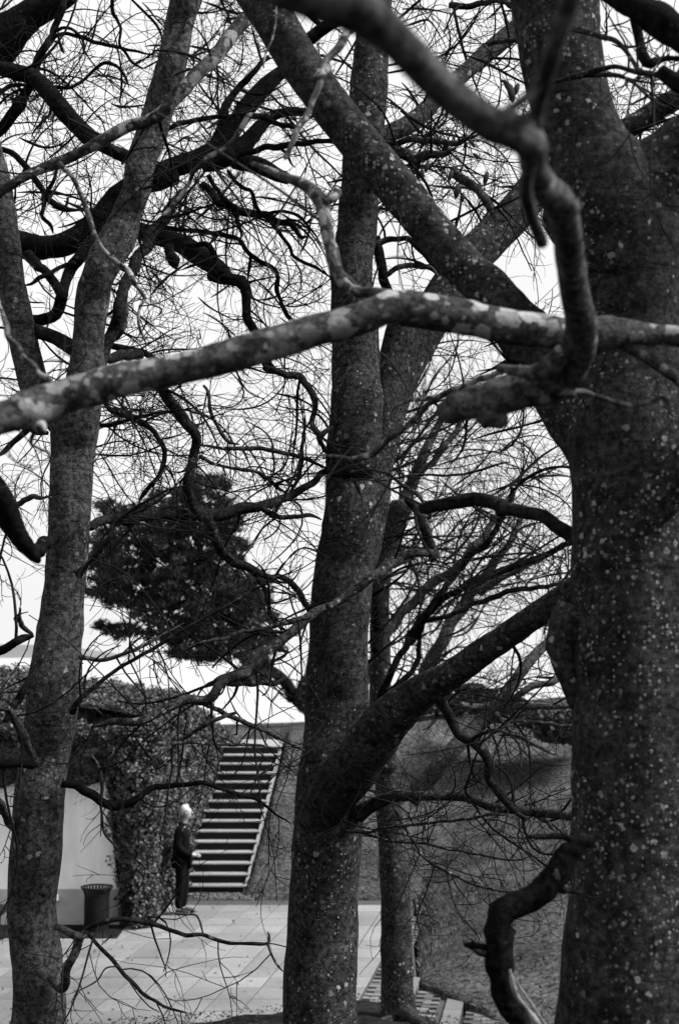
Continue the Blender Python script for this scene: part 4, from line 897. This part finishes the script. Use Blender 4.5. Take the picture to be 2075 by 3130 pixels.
# long lichen branch with the blurred near branch
tB = Tree('beech_branch', 'long lichen-blotched branch crossing the whole picture in front of the trunks', M['bark_branch'], base(2500, 900, 4.2), 'branch', None)
tB.parts('''
L F 3.6 4.0 flat=1 lump=.09 : -60,978,76 0,966,74 30,958,78 58,948,90 100,932,84 140,920,80 200,900,80 260,884,84 330,868,80 400,855,76 480,838,76 560,812,78 640,790,78 730,762,78 800,745,76 860,725,74 900,708,78 930,712,86 1000,722,84 1060,730,80 1130,745,82 1200,757,80 1270,766,76 1340,782,80 1400,770,80 1450,766,58 1500,772,50 1568,776,52 1640,780,52 1850,800,54 2100,860,58 2400,980,64 2800,1200,72
L D3 3.9 4.0 flat=1 : 860,20,130 960,70,118 1100,150,106 1250,240,102 1400,335,104 1568,450,106 1700,540,100 2100,700,80 2600,950,50 2900,1300,20
L C2 4.0 4.2 flat=1 n=.1 : 640,1180,110 560,1150,104 430,1135,96 300,1115,96 180,1060,104 90,930,104 50,750,96 20,600,92 -25,420,104
L B2 4.2 4.7 n=.4 : 1480,960,118 1465,880,120 1450,780,116 1400,620,106 1375,450,106 1350,330,136 1280,240,124 1180,170,98 1050,120,78 900,55,60 760,0,44
L B2 4.2 4.2 : 1370,340,80 1450,290,84 1490,250,70
L F 3.7 3.6 flat=1 : 52,940,64 76,962,52 92,982,34 98,994,20
B A2 4.6 4.0 n=.4 wig=1.3 l=.5 : -20,1150,28 0,1210,30 40,1300,40 70,1420,56 110,1510,50 170,1580,48 230,1680,48 340,1790,46 420,1850,46 470,1940,44 500,2000,40
B A3 3.8 4.3 n=.8 l=.5 : 280,820,44 290,900,42 270,1000,30 330,1040,26 420,1080,20 440,1200,16
B C3 4.0 5.2 n=.5 : 1640,350,44 1568,370,50 1400,410,50 1250,460,60 1080,530,60 930,610,60 850,680,50 750,780,50 600,910,56 500,990,56 340,1100,60 200,1120,36 0,1100,24 -200,1090,16
B C3 4.3 5 n=.3 : 900,600,40 780,620,34 640,650,30 560,700,24 540,790,18
B D3 3.9 4 n=.2 : 640,540,50 750,560,50 850,600,48 1000,640,48 1150,660,50 1300,640,44 1420,600,40 1480,640,40
L C1 4.6 4.4 n=.3 : 420,110,70 340,170,66 200,280,72 100,400,72 0,520,66 -60,620,64 -100,700,60
B B1 4.4 4.3 n=.3 m=bark_branch : 1400,590,80 1360,650,66 1330,740,56 1260,870,52 1210,1000,56 1150,1120,50 1090,1260,44 1045,1340,58 1030,1370,40
B B1 5 4.8 n=.3 m=bark_branch : 962,20,15 962,190,18 930,330,20 870,470,20 850,585,14
L B1 6 5.9 n=.5 m=bark_branch : 900,980,30 800,985,40 720,1000,48 660,1100,46 600,1190,44 520,1260,42 440,1320,46 370,1370,48 260,1470,40 220,1560,36 100,1740,36 0,1830,36
''')
tB.twmat = M['twig_light']; tB.done()
tN = Tree('beech_branch', 'thick out-of-focus near branch descending from the top centre to the right', M['bark_near'], base(700, -900, 1.5), 'branch', None); tN.nosprout = True
tN.parts('''
L F 1.7 3.75 flat=1 lump=.05 : 640,-60,144,1.75 740,-10,122,1.78 820,20,110,1.8 890,70,90,1.85 950,130,85,1.9 1010,190,84,1.95 1080,250,82,2.0 1140,290,82,2.05 1190,305,84,2.1 1225,335,76,2.2 1232,385,64,2.4 1255,430,68,2.6 1292,468,73,2.8 1308,530,68,3.0 1316,600,68,3.15 1328,680,68,3.35 1340,740,73,3.5 1335,800,84,3.65 1310,850,91,3.75 1285,885,84,3.8
L F 2.6 2.65 flat=1 : 1300,470,46 1318,478,43 1326,482,26
L F 2.08 2.1 flat=1 : 1190,300,53 1215,280,46 1225,270,30
L F 3.8 3.9 flat=1 lump=.14 : 1310,870,108 1260,890,94 1200,905,90 1140,918,86 1090,930,79 1045,945,67 1020,955,50
L F 3.85 3.85 flat=1 lump=.2 : 1110,950,63 1140,965,54 1165,975,36
L F 3.6 3.8 flat=1 : 1300,808,36 1275,840,50 1240,860,40 1200,858,27 1150,850,18
L F 1.9 2.6 flat=1 : 1330,-60,50,1.8 1306,30,47,1.85 1280,110,45,1.9 1256,190,40,2 1236,270,38,2.1 1225,360,34,2.2 1213,430,32,2.35 1225,490,31,2.5 1250,560,31,2.7
L F 2.0 1.9 flat=1 : 1262,170,31 1225,215,25 1180,250,22 1150,262,16
''')
tN.done()
# gnarled snag
tS = Tree('dead_snag', 'gnarled twisted dead stem with broken stubs in front of the right trunk', M['bark_snag'], base(1620, 3900, 4.6), 'dead tree', None); tS.nosprout = True
tS.parts('''
T Z7 4.6 4.6 flat=1 lump=.2 : 900,3600,330 820,2900,300 740,2500,270 680,2245,255 540,1990,285 465,1780,290 440,1600,290 435,1450,315 440,1280,325 450,1130,300 520,990,290 650,950,285 780,900,290 900,800,300 1000,690,300 1090,570,290 1170,440,280 1250,340,240 1330,270,200 1420,260,150 1460,280,100
L Z7 4.55 4.5 flat=1 : 1240,220,80 1150,190,76 1050,190,72 930,190,70 850,195,60 780,200,40
L Z7 4.6 4.6 flat=1 m=bark_snag : 560,1420,90 440,1405,78 350,1415,70 220,1420,90 140,1410,80 60,1400,40
B Z7 4.6 4.6 n=1 l=.35 : 200,1400,60 160,1360,40 140,1330,20
B Z7 4.6 4.5 n=1 l=.35 : 330,1520,50 240,1460,70 180,1430,60
B Z7 4.65 4.9 n=.6 l=.4 : 1120,780,90 1220,790,60 1290,810,36 1350,830,30 1460,870,25 1568,855,20 1700,840,14
''')
o = tS.part('L Z7 4.52 4.52 flat=1 m=wood lump=.15 : 565,1650,30 600,1780,60 650,1930,60 730,2050,44 800,2170,70 880,2300,80')
o = tS.part('L Z7 4.54 4.54 flat=1 m=wood lump=.15 : 620,1750,14 700,1880,30 790,2010,28 860,2130,26 960,2280,26')
tS.done()

# ---------------------------------------------------------------- pine behind the building
def pine():
    b_ = base(980, 2260, 38)
    e = empty('pine_tree', b_, 'dark dense pine with tufted crown standing behind the ivy-covered building', 'tree'); B0 = np.array(b_)
    t = Tree.__new__(Tree); t.e = e; t.base = Vector(b_); t.mat = M['bark_dark']; t.tw = Twigs(); t.twmat = M['twig']; t.n = 0
    t.parts('''
T F 38 38 n=0 : 760,1760,30 735,1680,30 705,1635,28 665,1590,28 610,1530,24 545,1450,22 490,1360,18 460,1270,16 450,1180,10
L F 38 39 n=0 : 560,1470,14 500,1480,12 420,1490,10 340,1450,8
L F 38 37 n=0 : 520,1400,14 420,1390,12 320,1390,10 230,1375,8
L F 38 39 n=0 : 470,1290,12 380,1290,10 300,1250,8
L F 38 38 n=0 : 540,1450,10 600,1400,8 630,1385,5
''')
    cl = [(455,1125,42,26),(500,1118,20,18),(395,1160,70,24),(500,1165,40,30),(545,1178,18,10),(360,1200,90,30),(470,1205,90,30),(280,1190,50,22),(240,1165,18,12),(250,1250,45,30),(330,1250,90,36),(430,1260,120,40),
          (530,1230,32,30),(545,1260,26,18),(250,1300,50,26),(360,1310,130,36),(480,1310,90,34),(240,1360,52,34),(330,1370,110,42),(450,1370,120,44),(540,1345,60,22),(590,1340,40,16),(600,1375,40,16),(560,1390,60,24),
          (420,1420,110,30),(520,1430,90,34),(610,1425,30,14),(285,1460,40,16),(250,1448,30,10),(400,1465,60,20),(470,1480,90,26),(560,1480,70,30),(620,1500,30,14),(500,1515,70,18),(430,1508,40,14),(590,1530,30,12),(610,1560,34,14)]
    PPn = []; Dn = []
    for (x, y, rx, ry) in cl:
        area = rx*ry; m = int(area*.02)+3
        for _ in range(m):
            a = random.uniform(0, 2*math.pi); q = random.random()**.5; px = x+rx*q*math.cos(a); py = y+ry*q*math.sin(a)
            c_, tt = W(px*1.3234, py*1.3234, 38+random.uniform(-2.2, 2.2)); PPn.append(c_); Dn.append((math.cos(a)*q*.8, random.uniform(-.4, .4), .75-.3*math.sin(a)*q))
    C = np.array(PPn)-B0; D = unit(np.array(Dn)); k = 46
    P0 = np.repeat(C, k, 0) + rng.normal(size=(len(C)*k, 3))*[.09, .10, .05]; Dd = unit(np.repeat(D, k, 0)+rng.normal(size=(len(C)*k, 3))*.55)
    L = rng.uniform(.05, .11, len(P0))[:, None]; s = unit(np.cross(Dd, rng.normal(size=Dd.shape)))*rng.uniform(.02, .038, len(P0))[:, None]
    V = np.stack([P0-s, P0+s, P0+Dd*L*1.6], 1).reshape(-1, 3)
    o = link('needle_tufts', mesh_np('needles', V, np.arange(len(V)).reshape(-1, 3)), M['needle'], e); o['kind'] = 'stuff'
    t.tw.build('twigs', t.twmat, e)
pine()

# ---------------------------------------------------------------- shrubs along the skyline of the bank
def shrub(name, label, ell, d, dd, dens, size, cat='shrub'):
    x0, y0 = ell[0][0], ell[0][1]; b_ = base(x0*1.3234, (y0+30)*1.3234, d); e = empty(name, b_, label, cat, 'dark shrubs on the skyline'); P = []
    for (x, y, rx, ry) in ell:
        for _ in range(int(rx*ry*dens)):
            a = random.uniform(0, 2*math.pi); q = random.random()**.5
            P.append(W((x+rx*q*math.cos(a))*1.3234, (y+ry*q*math.sin(a))*1.3234, d+random.uniform(-dd, dd))[0])
    P = np.array(P)-np.array(b_); V, F = leafquads(P, rng.normal(size=P.shape), rng.uniform(size*.6, size*1.3, len(P)), .6, .5)
    o = link('foliage', mesh_np('foliage', V, F), M['shrub'], e); o['kind'] = 'stuff'
    tw = Twigs(); n_ = 14; P0 = np.zeros((n_, 3))+rng.normal(size=(n_, 3))*[.4, .2, 0]; D0 = rng.normal(size=(n_, 3))*[.8, .3, .2]; D0[:, 2] = 1
    PP, RR = sprout(P0, D0, rng.uniform(.6, 1.6, n_), np.full(n_, .03), 8); tw.add(PP, RR, 5); tw.build('stems', M['twig'], e)
shrub('shrub', 'dark rounded shrub on the skyline just left of the centre trunk', [(702, 1592, 15, 26), (712, 1572, 14, 14), (698, 1622, 14, 22)], 36, .6, 1.4, .06)
shrub('shrub', 'broad dark shrub on the bank beside the right trunk', [(1240, 1655, 60, 22), (1170, 1630, 50, 20), (1290, 1690, 60, 26), (1110, 1612, 50, 18), (1330, 1680, 40, 40)], 30, 1, .9, .07)
shrub('shrub', 'low dark shrub behind the small tree at the top of the bank', [(1040, 1625, 50, 18), (960, 1640, 40, 12), (1090, 1600, 40, 20)], 33, .8, .8, .07)

# ---------------------------------------------------------------- dead leaves still hanging
def hang(label, pts, d):
    b_ = base(pts[0][0]*1.3234, pts[0][1]*1.3234, d); e = empty('hanging_leaves', b_, label, 'dead leaves', 'withered leaves hanging in the branches')
    for (x, y, s, a) in pts:
        c_ = np.array(W(x*1.3234, y*1.3234, d+random.uniform(-.1, .1))[0]); L = s*1.3234/FPX*d/2; t = np.linspace(-1, 1, 7); V = []; F = []
        A = R(a); ux, uz = math.cos(A), -math.sin(A)
        for i, tt in enumerate(t):
            wv = L*.34*math.sqrt(max(0, 1-tt*tt))+.001; bend = .25*L*tt*tt
            for sgn, off in ((-1, .3), (0, -.15), (1, .3)):
                V.append((ux*tt*L+sgn*wv*uz, bend+off*wv, uz*tt*L-sgn*wv*ux))
        for i in range(6):
            for k in (0, 1): q = i*3+k; F.append((q, q+1, q+4, q+3))
        link('leaf', mesh_np('leaf', V, F, True), M['dry_leaf'], e, Vector(c_-np.array(b_)))
hang('curled dead leaves dangling beside the blurred near branch, right of centre', [(1122, 410, 34, 105), (1055, 440, 40, 100), (1068, 455, 26, 95), (1090, 330, 26, 60), (1100, 360, 24, 40), (1040, 405, 30, 110), (985, 385, 30, 100), (975, 400, 26, 80)], 8)
hang('dark withered leaf cluster between the near branch and the right trunk', [(1180, 212, 50, 80), (1172, 200, 34, 60), (1192, 205, 36, 110), (1165, 188, 24, 20)], 6)
hang('small dead leaves on the slender stems above the water', [(1048, 1300, 16, 60), (1056, 1308, 12, 20), (1092, 1256, 14, 90), (1100, 1264, 10, 30), (1118, 1290, 12, 80), (1012, 1408, 14, 100), (1016, 1438, 12, 70), (1086, 1808, 18, 30), (1076, 1802, 14, 60), (972, 1795, 10, 90)], 13)
